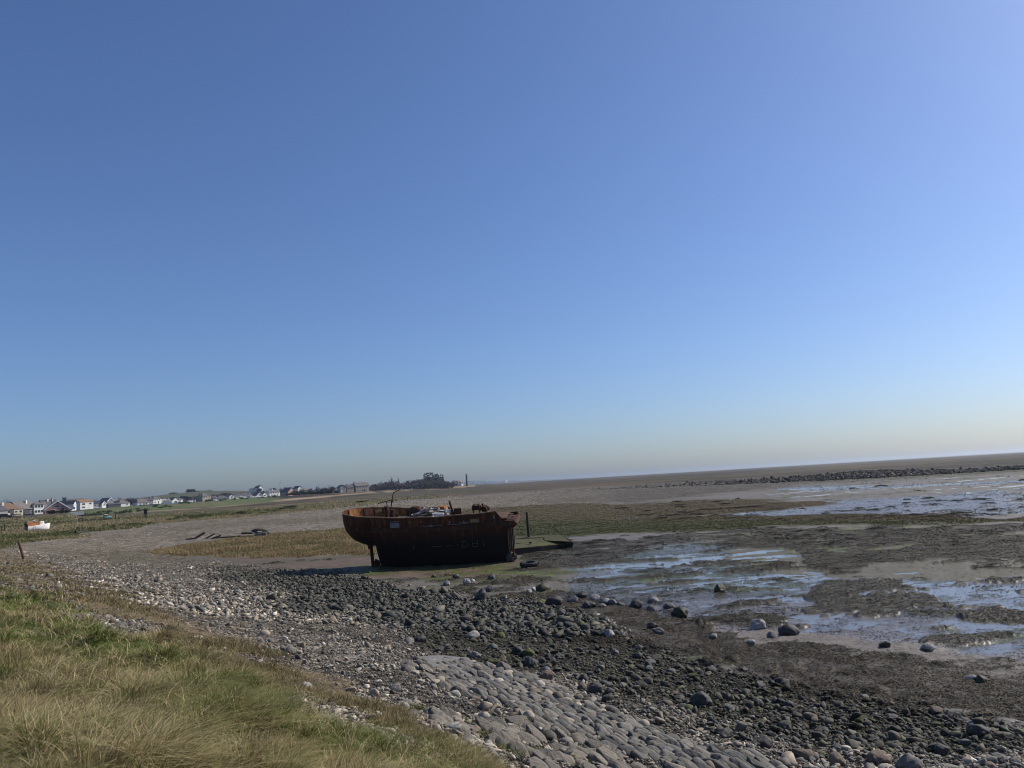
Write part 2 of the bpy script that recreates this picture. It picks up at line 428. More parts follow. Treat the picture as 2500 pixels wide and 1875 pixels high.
    ob = bpy.data.objects.new('ground', me); COL.objects.link(ob)
    ob['kind'] = 'structure'
    G2 = lambda a_: np.asarray(a_, np.float32).reshape(nr, nt)
    GRID.update(th=GRID['th'], rs=GRID['rs'], x=G2(x), y=G2(y), z=G2(z), u=G2(u), v=G2(v), r=G2(r), n1=G2(n1), n2=G2(n2), n3=G2(n3), m={k_: G2(v_) for k_, v_ in m.items()})
    uu, vv = GRID['u'], GRID['v']
    inside = (uu > -1000) & (uu < 2900) & (vv < 2120) & (GRID['y'] > .5)
    du1 = np.roll(uu, -1, 1) - uu; dv1 = np.roll(vv, -1, 1) - vv
    du2 = np.zeros_like(uu); dv2 = np.zeros_like(uu)
    du2[:-1] = uu[1:] - uu[:-1]; dv2[:-1] = vv[1:] - vv[:-1]
    GRID['area'] = np.where(inside, np.clip(-(du1 * dv2 - dv1 * du2), 0, 60), 0)   # how much of the view each patch of ground takes
    GRID['area'] *= np.where((uu > -60) & (uu < 2560) & (vv < 1960), 1.0, np.where(uu < -380, .3, .5))
    GRID['area'][-1] = 0
    return ob

# ------------------------------------------------------------------ material helpers
def new_mat(name, rough=.8, color=(.5, .5, .5), spec=.3):
    mt = bpy.data.materials.new(name); mt.use_nodes = True
    nt = mt.node_tree; b = nt.nodes['Principled BSDF']
    b.inputs['Base Color'].default_value = (*color, 1)
    b.inputs['Roughness'].default_value = rough
    b.inputs['Specular IOR Level'].default_value = spec
    return mt, nt, b

def node(nt, typ, **kw):
    n = nt.nodes.new(typ)
    for k, v_ in kw.items():
        if k.startswith('i_'):
            n.inputs[k[2:].replace('_', ' ')].default_value = v_
        else:
            setattr(n, k, v_)
    return n

def ground_material():
    mt, nt, b = new_mat('shore_ground', .85)
    L = nt.links.new
    tint = node(nt, 'ShaderNodeAttribute', attribute_name='tint')
    wet = node(nt, 'ShaderNodeAttribute', attribute_name='wetness')
    sto = node(nt, 'ShaderNodeAttribute', attribute_name='stones')
    turf = node(nt, 'ShaderNodeAttribute', attribute_name='turf')
    geo = node(nt, 'ShaderNodeNewGeometry')
    # pebbles: cells with their own shade, three sizes
    vo = [node(nt, 'ShaderNodeTexVoronoi', i_Scale=s) for s in (28.0, 7.0, 1.6)]
    for n_ in vo: L(geo.outputs['Position'], n_.inputs['Vector'])
    def ramp(src, p0, c0, p1, c1):
        rp = node(nt, 'ShaderNodeValToRGB')
        rp.color_ramp.elements[0].position = p0; rp.color_ramp.elements[0].color = (*c0, 1)
        rp.color_ramp.elements[1].position = p1; rp.color_ramp.elements[1].color = (*c1, 1)
        L(src, rp.inputs[0]); return rp
    def mul(a_, b_, f=None, fac=1.0):
        mx = node(nt, 'ShaderNodeMix', data_type='RGBA', blend_type='MULTIPLY')
        mx.inputs[0].default_value = fac
        if f is not None: L(f, mx.inputs[0])
        L(a_, mx.inputs[6]); L(b_, mx.inputs[7]); return mx.outputs[2]
    col = tint.outputs['Color']
    for n_, lo, hi in zip(vo, (.45, .45, .6), (1.65, 1.7, 1.45)):
        sep = node(nt, 'ShaderNodeSeparateColor'); L(n_.outputs['Color'], sep.inputs[0])
        rp = ramp(sep.outputs[0], .0, (lo, lo * .97, lo * .94), 1.0, (hi, hi, hi * .98))
        col = mul(col, rp.outputs[0], sto.outputs['Fac'])
    # general mottling
    no = node(nt, 'ShaderNodeTexNoise', i_Scale=9.0, i_Detail=6.0, i_Roughness=.65); L(geo.outputs['Position'], no.inputs['Vector'])
    rp = ramp(no.outputs['Fac'], .3, (.72, .72, .72), .7, (1.28, 1.28, 1.28))
    col = mul(col, rp.outputs[0])
    no2 = node(nt, 'ShaderNodeTexNoise', i_Scale=.9, i_Detail=8.0, i_Roughness=.7); L(geo.outputs['Position'], no2.inputs['Vector'])
    rp = ramp(no2.outputs['Fac'], .3, (.78, .78, .78), .7, (1.22, 1.22, 1.22))
    col = mul(col, rp.outputs[0])
    L(col, b.inputs['Base Color'])
    # wet mud shines
    mr = node(nt, 'ShaderNodeMapRange'); mr.inputs['To Min'].default_value = .92; mr.inputs['To Max'].default_value = .34
    L(wet.outputs['Fac'], mr.inputs['Value']); L(mr.outputs[0], b.inputs['Roughness'])
    ms = node(nt, 'ShaderNodeMapRange'); ms.inputs['To Min'].default_value = .12; ms.inputs['To Max'].default_value = .5
    L(wet.outputs['Fac'], ms.inputs['Value']); L(ms.outputs[0], b.inputs['Specular IOR Level'])
    # bumps
    b1 = node(nt, 'ShaderNodeBump', i_Distance=.03, i_Strength=.9)
    inv = node(nt, 'ShaderNodeMath', operation='SUBTRACT'); inv.inputs[0].default_value = 1.0
    L(vo[0].outputs['Distance'], inv.inputs[1])
    mm = node(nt, 'ShaderNodeMath', operation='MULTIPLY'); L(inv.outputs[0], mm.inputs[0]); L(sto.outputs['Fac'], mm.inputs[1])
    L(mm.outputs[0], b1.inputs['Height'])
    b2 = node(nt, 'ShaderNodeBump', i_Distance=.10, i_Strength=.9)
    inv2 = node(nt, 'ShaderNodeMath', operation='SUBTRACT'); inv2.inputs[0].default_value = 1.0
    L(vo[1].outputs['Distance'], inv2.inputs[1])
    mm2 = node(nt, 'ShaderNodeMath', operation='MULTIPLY'); L(inv2.outputs[0], mm2.inputs[0]); L(sto.outputs['Fac'], mm2.inputs[1])
    L(mm2.outputs[0], b2.inputs['Height']); L(b1.outputs[0], b2.inputs['Normal'])
    no3 = node(nt, 'ShaderNodeTexNoise', i_Scale=6.0, i_Detail=5.0, i_Roughness=.6); L(geo.outputs['Position'], no3.inputs['Vector'])
    b3 = node(nt, 'ShaderNodeBump', i_Distance=.035, i_Strength=.7); L(no3.outputs['Fac'], b3.inputs['Height']); L(b2.outputs[0], b3.inputs['Normal'])
    L(b3.outputs[0], b.inputs['Normal'])
    return mt

def water_material():
    mt, nt, b = new_mat('shallow_water', .10, (.145, .135, .125), .36)
    L = nt.links.new
    b.inputs['IOR'].default_value = 1.333
    geo = node(nt, 'ShaderNodeNewGeometry')
    mp = node(nt, 'ShaderNodeMapping'); mp.inputs['Scale'].default_value = (1.0, 1.6, 1.0); L(geo.outputs['Position'], mp.inputs['Vector'])
    no = node(nt, 'ShaderNodeTexNoise', i_Scale=3.5, i_Detail=4.0, i_Roughness=.6); L(mp.outputs[0], no.inputs['Vector'])
    bp = node(nt, 'ShaderNodeBump', i_Distance=.012, i_Strength=.6); L(no.outputs['Fac'], bp.inputs['Height'])
    L(bp.outputs[0], b.inputs['Normal'])
    return mt

ground = build_ground()
ground.data.materials.append(ground_material())

def build_water():
    # one level sheet over the mudflat inside the bay; the mud's own relief decides where it shows
    pts = [at_z(u, v, 0) for u, v in ((930, 1372), (1150, 1440), (1500, 1475), (1700, 1560), (2000, 1640), (2600, 1760), (3300, 1860), (3300, 1150), (2600, 1150), (2100, 1178), (1560, 1228), (1150, 1258), (930, 1330))]
    me = bpy.data.meshes.new('water')
    me.from_pydata([(x, y, .012) for x, y in pts], [], [list(range(len(pts)))]); me.update()
    if me.polygons[0].normal.z < 0: me.flip_normals()
    ob = bpy.data.objects.new('water', me); COL.objects.link(ob); ob['kind'] = 'structure'
    me.materials.append(water_material())
build_water()
# ------------------------------------------------------------------ scattering over the ground mesh
def sample(n, dens):
    """n places on the ground, chosen by dens (a grid of weights); returns x, y, z and grid row/column"""
    w = np.cumsum(dens.ravel().astype(np.float64))
    k = np.searchsorted(w, RNG.random(n) * w[-1])
    k = np.minimum(k, dens.size - 1)
    i, j = np.divmod(k, dens.shape[1])
    i = np.minimum(i, dens.shape[0] - 2); j2 = (j + 1) % dens.shape[1]
    a, b = RNG.random(n), RNG.random(n)
    def bl(g):
        return (g[i, j] * (1 - a) + g[i, j2] * a) * (1 - b) + (g[i + 1, j] * (1 - a) + g[i + 1, j2] * a) * b
    return bl(GRID['x']), bl(GRID['y']), bl(GRID['z']), i, j

def surf_z(x, y):
    """height of the ground mesh itself"""
    x = np.atleast_1d(np.asarray(x, np.float64)); y = np.atleast_1d(np.asarray(y, np.float64))
    th = np.arctan2(x, y); r = np.hypot(x, y)
    fj = np.interp(th, GRID['th'], np.arange(len(GRID['th']))); fi = np.interp(r, GRID['rs'], np.arange(len(GRID['rs'])))
    i = np.clip(fi.astype(int), 0, len(GRID['rs']) - 2); j = np.clip(fj.astype(int), 0, len(GRID['th']) - 2)
    a, b = fj - j, fi - i; g = GRID['z']
    return (g[i, j] * (1 - a) + g[i, j + 1] * a) * (1 - b) + (g[i + 1, j] * (1 - a) + g[i + 1, j + 1] * a) * b

def mesh_from(name, co, quads=None, tris=None, tint=None, smooth=False):
    me = bpy.data.meshes.new(name)
    co = np.asarray(co, np.float32)
    me.vertices.add(len(co)); me.vertices.foreach_set('co', co.ravel())
    parts, starts, off = [], [], 0
    for f, k in ((quads, 4), (tris, 3)):
        if f is not None and len(f):
            parts.append(np.asarray(f, np.int32).ravel()); starts.append(off + np.arange(len(f)) * k); off += len(f) * k
    li = np.concatenate(parts); ls = np.concatenate(starts).astype(np.int32)
    me.loops.add(len(li)); me.loops.foreach_set('vertex_index', li)
    me.polygons.add(len(ls)); me.polygons.foreach_set('loop_start', ls)
    me.update(calc_edges=True)
    if smooth:
        me.polygons.foreach_set('use_smooth', np.ones(len(ls), bool))
    if tint is not None:
        ca = me.color_attributes.new('tint', 'FLOAT_COLOR', 'POINT')
        cc = np.ones((len(co), 4), np.float32); cc[:, :3] = tint
        ca.data.foreach_set('color', cc.ravel())
    return me

def stuff(name, me, mat):
    ob = bpy.data.objects.new(name, me); COL.objects.link(ob)
    me.materials.append(mat); ob['kind'] = 'stuff'
    return ob

def tint_material(name, rough=.85, spec=.25, scale=30.0, lo=.7, hi=1.3, translucent=0.0, bump=0.0):
    mt, nt, b = new_mat(name, rough, spec=spec)
    L = nt.links.new
    at = node(nt, 'ShaderNodeAttribute', attribute_name='tint')
    tc = node(nt, 'ShaderNodeTexCoord')
    no = node(nt, 'ShaderNodeTexNoise', i_Scale=scale, i_Detail=5.0, i_Roughness=.65)
    L(tc.outputs['Object'], no.inputs['Vector'])
    rp = node(nt, 'ShaderNodeValToRGB')
    rp.color_ramp.elements[0].position = .3; rp.color_ramp.elements[0].color = (lo, lo, lo, 1)
    rp.color_ramp.elements[1].position = .7; rp.color_ramp.elements[1].color = (hi, hi, hi, 1)
    L(no.outputs['Fac'], rp.inputs[0])
    mx = node(nt, 'ShaderNodeMix', data_type='RGBA', blend_type='MULTIPLY'); mx.inputs[0].default_value = 1.0
    L(at.outputs['Color'], mx.inputs[6]); L(rp.outputs[0], mx.inputs[7])
    L(mx.outputs[2], b.inputs['Base Color'])
    if bump:
        bp = node(nt, 'ShaderNodeBump', i_Distance=bump, i_Strength=.8); L(no.outputs['Fac'], bp.inputs['Height']); L(bp.outputs[0], b.inputs['Normal'])
    if translucent:
        tr = node(nt, 'ShaderNodeBsdfTranslucent'); L(mx.outputs[2], tr.inputs['Color'])
        ms = node(nt, 'ShaderNodeMixShader'); ms.inputs[0].default_value = translucent
        L(b.outputs[0], ms.inputs[1]); L(tr.outputs[0], ms.inputs[2])
        out = [n_ for n_ in nt.nodes if n_.type == 'OUTPUT_MATERIAL'][0]
        L(ms.outputs[0], out.inputs['Surface'])
    return mt

# ------------------------------------------------------------------ rocks
def ico(level):
    t = (1 + 5 ** .5) / 2
    v = [(-1, t, 0), (1, t, 0), (-1, -t, 0), (1, -t, 0), (0, -1, t), (0, 1, t), (0, -1, -t), (0, 1, -t), (t, 0, -1), (t, 0, 1), (-t, 0, -1), (-t, 0, 1)]
    f = [(0, 11, 5), (0, 5, 1), (0, 1, 7), (0, 7, 10), (0, 10, 11), (1, 5, 9), (5, 11, 4), (11, 10, 2), (10, 7, 6), (7, 1, 8), (3, 9, 4), (3, 4, 2), (3, 2, 6), (3, 6, 8), (3, 8, 9), (4, 9, 5), (2, 4, 11), (6, 2, 10), (8, 6, 7), (9, 8, 1)]
    v = [np.array(p) / np.linalg.norm(p) for p in v]
    for _ in range(level):
        mid, nf = {}, []
        def m_(a, b):
            k = (min(a, b), max(a, b))
            if k not in mid:
                p = v[a] + v[b]; v.append(p / np.linalg.norm(p)); mid[k] = len(v) - 1
            return mid[k]
        for a, b, c in f:
            ab, bc, ca = m_(a, b), m_(b, c), m_(c, a)
            nf += [(a, ab, ca), (b, bc, ab), (c, ca, bc), (ab, bc, ca)]
        f = nf
    return np.array(v), np.array(f, np.int32)

def rock_shape(level, seed, angular=.7, rough=.06):
    v, f = ico(level)
    g = np.random.default_rng(seed)
    n = g.normal(size=(9, 3)); n /= np.linalg.norm(n, axis=1)[:, None]
    h = g.uniform(.62, 1.0, 9)
    dt = np.maximum(v @ n.T, 1e-3)
    rad = np.minimum((h / dt).min(1), 1.15)
    rad = angular * rad + (1 - angular) * .95
    p = v * rad[:, None]
    w = p * 2.1 + seed * 1.7
    nz = fbm(w[:, 0] + w[:, 2] * .7, w[:, 1] - w[:, 2] * .6, seed % 97, 3)
    return p * (1 + rough * nz)[:, None], f

import bmesh
def hull_rock(seed, bevel=0.0, npts=15, box=.55):
    """angular broken stone: the hull of random points on a rounded block"""
    g = np.random.default_rng(seed)
    d = g.normal(size=(npts, 3)); d /= np.linalg.norm(d, axis=1)[:, None]
    q = np.abs(d) ** 3.2
    p = d / (q.sum(1) ** (1 / 3.2))[:, None] * box + d * (1 - box)
    p *= g.uniform(.85, 1.12, (npts, 1))
    bm = bmesh.new()
    for c in p: bm.verts.new(c)
    r = bmesh.ops.convex_hull(bm, input=bm.verts)
    bmesh.ops.delete(bm, geom=list({v for v in bm.verts if not v.link_faces}), context='VERTS')
    if bevel:
        bmesh.ops.bevel(bm, geom=list(bm.edges), offset=bevel, segments=1, profile=.5, affect='EDGES')
    bmesh.ops.triangulate(bm, faces=list(bm.faces))
    bm.verts.index_update()
    v = np.array([x.co[:] for x in bm.verts]); f = np.array([[x.index for x in y.verts] for y in bm.faces], np.int32)
    bm.free()
    return v, f
ROCKS = {0: [hull_rock(10 + k, 0, 11) for k in range(9)], 1: [hull_rock(40 + k, .07, 14, .7) for k in range(9)] + [rock_shape(1, 60 + k, .9, .14) for k in range(2)],
         2: [rock_shape(2, 200 + k, (.85, .75, .5, .9, .3, .8)[k % 6], .10) for k in range(8)]}

def rock_field(name, x, y, z, size, flat, tint, level, mat, sink=.25, top=None, smooth=False):
    """many loose stones in one mesh; size is the half length, top a second colour for the upper side"""
    n = len(x); tpl = ROCKS[level]
    k = RNG.integers(0, len(tpl), n)
    wid = RNG.uniform(.55, .95, n); tx, ty = RNG.normal(0, .25, n), RNG.normal(0, .25, n); a = RNG.uniform(0, 2 * math.pi, n)
    cs, fs, ts, off = [], [], [], 0
    for t_, (tv, tf) in enumerate(tpl):
        q = np.nonzero(k == t_)[0]
        if not len(q): continue
        P = np.repeat(tv[None], len(q), 0).copy()
        P[:, :, 0] *= size[q, None]; P[:, :, 1] *= (size * wid)[q, None]; P[:, :, 2] *= (size * flat)[q, None]
        P[:, :, 2] += P[:, :, 0] * tx[q, None] + P[:, :, 1] * ty[q, None]
        c, s = np.cos(a[q])[:, None], np.sin(a[q])[:, None]
        X = P[:, :, 0] * c - P[:, :, 1] * s; Y = P[:, :, 0] * s + P[:, :, 1] * c
        cs.append(np.stack([X + x[q, None], Y + y[q, None], P[:, :, 2] + (z + size * flat * (1 - 2 * sink))[q, None]], 2).reshape(-1, 3))
        fs.append((tf[None] + (off + np.arange(len(q)) * len(tv))[:, None, None]).reshape(-1, 3)); off += len(q) * len(tv)
        tn = np.repeat(tint[q, None], len(tv), 1)
        if top is not None:
            up = np.clip(tv[:, 2] * 1.4, 0, 1)[None, :, None]
            tn = tn * (1 - up) + top[q, None] * up
        ts.append(tn.reshape(-1, 3))
    return stuff(name, mesh_from(name, np.concatenate(cs), tris=np.concatenate(fs), tint=np.concatenate(ts), smooth=smooth), mat)

def stone_tints(n, dark=0.0, pale=0.0):
    base = np.array([(.19, .18, .16), (.25, .22, .185), (.13, .13, .122), (.20, .17, .138), (.32, .30, .265), (.08, .076, .066), (.235, .20, .168)])
    c = base[RNG.integers(0, len(base), n)] * np.exp(RNG.normal(-.12, .34, n))[:, None]
    return np.clip(c * .92, .015, .5) * np.array((1.03, .985, .88))

STONE = tint_material('beach_stone', .8, .3, 9.0, .72, 1.25, bump=.01)
WETSTONE = tint_material('damp_stone', .55, .4, 9.0, .7, 1.25, bump=.01)
m_ = GRID['m']; A_ = GRID['area']; R_ = GRID['r']; U_ = GRID['u']; V_ = GRID['v']
loose = np.clip(m_['shingle'] * (1 - .75 * m_['wrack']) * (1 - .8 * m_['gravel']), 0, 1) * (1 - m_['grass']) * (1 - .8 * m_['cobble'])
dark_g = np.maximum(m_['dark'], .9 * m_['weed']) * m_['shingle']

def beach_stones():
    # close foreshore, stones one can make out one by one
    d = A_ * loose * (R_ < 30) * (1 - .35 * m_['weed']) * (1 - .6 * m_['wrack'])
    n = 40960
    x, y, z, i, j = sample(n, d)
    r = np.hypot(x, y)
    dk = dark_g[i, j]; wd = m_['weed'][i, j]
    px = r / 1878.0
    size = np.maximum(np.exp(RNG.normal(math.log(.021), .6, n)), px * 1.45) * (1 + .8 * dk * (RNG.random(n) < .3))
    size = np.clip(size, .012, .15)
    t = stone_tints(n) * 1.3
    t = t * (1 - .78 * dk[:, None]) + np.array((.026, .026, .016)) * (.75 * dk[:, None])
    t = t * (1 - .55 * wd[:, None])
    green = np.array((.075, .080, .022)) * RNG.uniform(.7, 1.3, n)[:, None]
    gk = ((RNG.random(n) < .16 * dk) * .8)[:, None]
    top = t * (1 - gk) + green * gk
    rock_field('beach_stones', x, y, z, size, RNG.uniform(.35, .8, n), t, 1, STONE, .28, top)
    # further off
    d = A_ * loose * (R_ >= 26) * (R_ < 75)
    n = 30720
    x, y, z, i, j = sample(n, d)
    r = np.hypot(x, y); dk = dark_g[i, j]
    size = np.clip(np.maximum(np.exp(RNG.normal(math.log(.045), .5, n)), r / 1878 * 1.6) * (1 + .5 * dk), .03, .34)
    t = stone_tints(n) * 1.4
    t = t * (1 - .82 * dk[:, None]) + np.array((.026, .030, .022)) * (.75 * dk[:, None])
    rock_field('beach_stones', x, y, z, size, RNG.uniform(.3, .7, n), t, 0, STONE, .3)
    d = A_ * m_['shingle'] * (R_ >= 70) * (R_ < 262)
    n = 33280
    x, y, z, i, j = sample(n, d)
    r = np.hypot(x, y)
    size = r / 1878 * RNG.uniform(.6, 1.7, n)
    t = stone_tints(n) * 1.0 * np.where(U_[i, j] > 1500, .65, 1.3)[:, None] * np.array((1.04, .98, .92))
    rock_field('beach_stones', x, y, z, size, RNG.uniform(.2, .5, n), t, 0, STONE, .35)
    # loose bits on the wrack line and fine gravel
    d = A_ * np.clip(m_['gravel'] + .9 * m_['wrack'] + .8 * m_['cobble'], 0, 1)
    n = 58880
    x, y, z, i, j = sample(n, d)
    size = np.maximum(np.exp(RNG.normal(math.log(.012), .45, n)), np.hypot(x, y) / 1878 * 1.25)
    t = stone_tints(n) * .75
    rock_field('gravel', x, y, z, size, RNG.uniform(.4, .8, n), t, 0, STONE, .2)

beach_stones()

# ------------------------------------------------------------------ slag bank along the far side of the bay
def slag_bank():
    poly = [(1250,1203),(1350,1196),(1700,1177),(2100,1151),(2530,1122),(2530,1145),(2200,1164),(2000,1175),(1700,1187),(1350,1201)]
    sd = poly_sd(U_, V_, poly)
    d = A_ * (sd > 0) * (R_ < 290) * (R_ > 120) * np.interp(U_, [1250, 1700, 2100], [.04, .35, 1.0])
    n = 6656
    x, y, z, i, j = sample(n, d)
    uu = U_[i, j]
    size = np.clip(np.exp(RNG.normal(math.log(.30), .45, n)) * np.interp(uu, [1250, 1700, 2100], [.35, .55, .9]), .10, .8)
    t = stone_tints(n) * .22
    rock_field('slag_rubble', x, y, z, size, RNG.uniform(.45, 1.0, n), t, 1, STONE, .25)
slag_bank()

# ------------------------------------------------------------------ grass
def blades(name, x, y, z, h, w, lean, az, tint, mat, seg=4, curl=1.0, tip=None):
    """flat tapering blades; lean is how far the tip goes sideways as a share of h, az the way it leans"""
    n = len(x)
    t = np.linspace(0, 1, seg + 1)[None]                       # along the blade
    out = lean[:, None] * h[:, None] * t ** (1 + curl)
    up = h[:, None] * (t - .38 * np.clip(lean[:, None], 0, 1.6) * t ** 2.4)
    face = az + RNG.normal(0, .9, n) + math.pi / 2
    wx, wy = np.cos(face)[:, None], np.sin(face)[:, None]
    half = .5 * w[:, None] * (1 - t ** 1.6)
    cx = x[:, None] + out * np.cos(az)[:, None]; cy = y[:, None] + out * np.sin(az)[:, None]; cz = z[:, None] + up
    nv = 2 * seg + 1
    co = np.empty((n, nv, 3), np.float32)
    co[:, 0:2 * seg:2, 0] = (cx - half * wx)[:, :-1]; co[:, 1:2 * seg:2, 0] = (cx + half * wx)[:, :-1]
    co[:, 0:2 * seg:2, 1] = (cy - half * wy)[:, :-1]; co[:, 1:2 * seg:2, 1] = (cy + half * wy)[:, :-1]
    co[:, 0:2 * seg:2, 2] = cz[:, :-1]; co[:, 1:2 * seg:2, 2] = cz[:, :-1]
    co[:, -1, 0] = cx[:, -1]; co[:, -1, 1] = cy[:, -1]; co[:, -1, 2] = cz[:, -1]
    q = np.array([(2 * s, 2 * s + 1, 2 * s + 3, 2 * s + 2) for s in range(seg - 1)], np.int32).reshape(-1, 4)
    base = (np.arange(n) * nv)[:, None, None]
    quads = (q[None] + base).reshape(-1, 4)
    tris = (np.array([[2 * seg - 2, 2 * seg - 1, 2 * seg]], np.int32)[None] + base).reshape(-1, 3)
    tn = np.repeat(tint[:, None], nv, 1)
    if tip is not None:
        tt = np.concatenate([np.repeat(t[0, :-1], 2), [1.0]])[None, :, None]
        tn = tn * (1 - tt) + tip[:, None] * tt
    return stuff(name, mesh_from(name, co.reshape(-1, 3), quads, tris, tn.reshape(-1, 3)), mat)

GRASS = tint_material('grass_blades', .75, .15, 3.0, .8, 1.2, translucent=.22)
GREEN = np.array((.078, .112, .018)); OLIVE = np.array((.105, .105, .032)); STRAW = np.array((.31, .245, .125)); PALE = np.array((.44, .36, .21)); BROWN = np.array((.14, .095, .05))

def pick(n, ks):
    """colour mix: ks is an n x 4 array of weights for green, olive, straw, brown"""
    ks = ks / ks.sum(1, keepdims=True)
    c = ks.cumsum(1); r = RNG.random(n)[:, None]
    idx = (r > c).sum(1).clip(0, 3)
    return np.stack([GREEN, OLIVE, STRAW, BROWN])[idx] * RNG.uniform(.7, 1.3, n)[:, None]

def meadow():
    g = m_['grass']
    patch = lambda x, y: fbm(x * .75, y * .75, 71, 3) + .5 * fbm(x * .2, y * .2, 72, 2)
    # short sward, green in the hollows and dry on the humps
    n = 217600
    x, y, z, i, j = sample(n, A_ * g * (R_ < 60))
    r = np.hypot(x, y)
    uu, vv = U_[i, j], V_[i, j]
    lush = .62 * sstep(1560, 1800, vv) * sstep(700, 250, uu) + .35 * np.exp(-((uu - 800) / 130) ** 2 - ((vv - 1770) / 60) ** 2)
    dry = sstep(-.12, .62, patch(x, y) + .012 * (r - 8) - lush)
    dry = dry * (1 - .3 * (uu < 950))
    edge = 1 - sstep(.5, .98, g[i, j])
    dry = np.clip(dry + .6 * edge, 0, 1)
    c = pick(n, np.stack([1.9 * (1 - dry) + .10, .7 * np.ones(n) * (1 - .4 * dry), .10 + .85 * dry, .08 + .25 * dry], 1))
    h = RNG.uniform(.045, .13, n) * (1 + .35 * dry)
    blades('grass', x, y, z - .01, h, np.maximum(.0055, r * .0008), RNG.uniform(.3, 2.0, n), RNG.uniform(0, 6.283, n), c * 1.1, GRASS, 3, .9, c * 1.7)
    # tussocks
    nt_ = 560
    tx, ty, tz, i, j = sample(nt_, g * (R_ < 40) * A_ ** .55)
    tr = np.hypot(tx, ty)
    per = np.clip(300 * (7 / np.maximum(tr, 4)) ** .8, 50, 380).astype(int)
    tid = np.repeat(np.arange(nt_), per); n = len(tid)
    rad = RNG.uniform(.08, .26, nt_); hh = RNG.uniform(.12, .30, nt_) * (.25 + .75 * sstep(.6, .99, g[i, j])) * np.clip(1.25 - tr / 40, .6, 1)
    tdry = np.clip(sstep(-.25, .6, patch(tx, ty) + .25 * RNG.normal(size=nt_)) + .2, 0, 1)
    tstr = RNG.uniform(.7, 1.25, nt_)
    a = RNG.uniform(0, 6.283, n); q = np.sqrt(RNG.random(n)) * rad[tid]
    x = tx[tid] + q * np.cos(a); y = ty[tid] + q * np.sin(a)
    z = tz[tid] - .02 + .08 * (1 - (q / rad[tid]) ** 2)
    wind = RNG.uniform(-2.0, 1.2, nt_)[tid]
    lx = np.cos(a) * (q / rad[tid]) * 1.2 + .45 * np.cos(wind) + RNG.normal(0, .6, n)
    ly = np.sin(a) * (q / rad[tid]) * 1.2 + .45 * np.sin(wind) + RNG.normal(0, .6, n)
    az = np.arctan2(ly, lx); lean = np.hypot(lx, ly)
    d = tdry[tid]
    c = pick(n, np.stack([1.2 * (1 - d) + .1, .6 - .2 * d, .12 + .8 * d, .1 + .3 * d], 1)) * tstr[tid][:, None]
    h = hh[tid] * RNG.uniform(.4, 1.2, n)
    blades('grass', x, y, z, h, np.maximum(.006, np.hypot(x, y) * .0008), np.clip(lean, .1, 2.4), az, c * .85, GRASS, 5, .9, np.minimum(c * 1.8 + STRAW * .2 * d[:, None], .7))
    # long loose straws lying over the turf
    n = 16640
    x, y, z, i, j = sample(n, A_ * g * (R_ < 30))
    c = np.stack([STRAW, PALE, PALE * 1.15, OLIVE * 1.3])[RNG.integers(0, 4, n)] * RNG.uniform(.8, 1.25, n)[:, None]
    blades('grass', x, y, z + .03, RNG.uniform(.08, .34, n), np.maximum(.005, np.hypot(x, y) * .0007), RNG.uniform(.4, 3.0, n), RNG.uniform(0, 6.283, n), c, GRASS, 5, 1.0, c * 1.2)

def wrack():
    # dry straw and stems washed up along the top of the beach
    w = m_['wrack'] * (1 - .6 * m_['grass']) + .85 * m_['grass'] * sstep(40, 0, poly_sd(U_, V_, ZONES['grass']))* (U_ > 560)
    pat = sstep(-.05, .4, fbm(GRID['x'] * .9, GRID['y'] * .9, 51, 4)) + .12
    pat = np.maximum(pat, .75 * (U_ > 660) * (V_ > 1660))
    n = 66560
    x, y, z, i, j = sample(n, A_ * w * pat * (R_ < 75))
    r = np.hypot(x, y)
    c = np.stack([STRAW, PALE, STRAW * .8, BROWN * 1.3, np.array((.20, .17, .14))])[RNG.integers(0, 5, n)] * RNG.uniform(.75, 1.2, n)[:, None]
    h = RNG.uniform(.08, .30, n) * np.maximum(1, r / 18)
    blades('straw', x, y, z + .015, h * .18, np.maximum(.006, r * .0009), RNG.uniform(3, 6, n), RNG.normal(2.2, .8, n) + math.pi * (RNG.random(n) < .5), c, GRASS, 3, .1, c)
    # stiff sparse tufts at the turf's edge
    n = 33280
    x, y, z, i, j = sample(n, A_ * m_['wrack'] * (R_ < 60) * sstep(.0, .5, fbm(GRID['x'] * .7, GRID['y'] * .7, 83, 3)))
    r = np.hypot(x, y)
    c = pick(n, np.tile([.15, .3, 1.3, .5], (n, 1)))
    blades('grass', x, y, z, RNG.uniform(.06, .2, n), np.maximum(.005, r * .0009), RNG.uniform(.2, 1.3, n), RNG.uniform(0, 6.283, n), c * .85, GRASS, 3, .8, c)

MARSH = tint_material('marsh_plants', .8, .15, .35, .75, 1.25, translucent=.2)

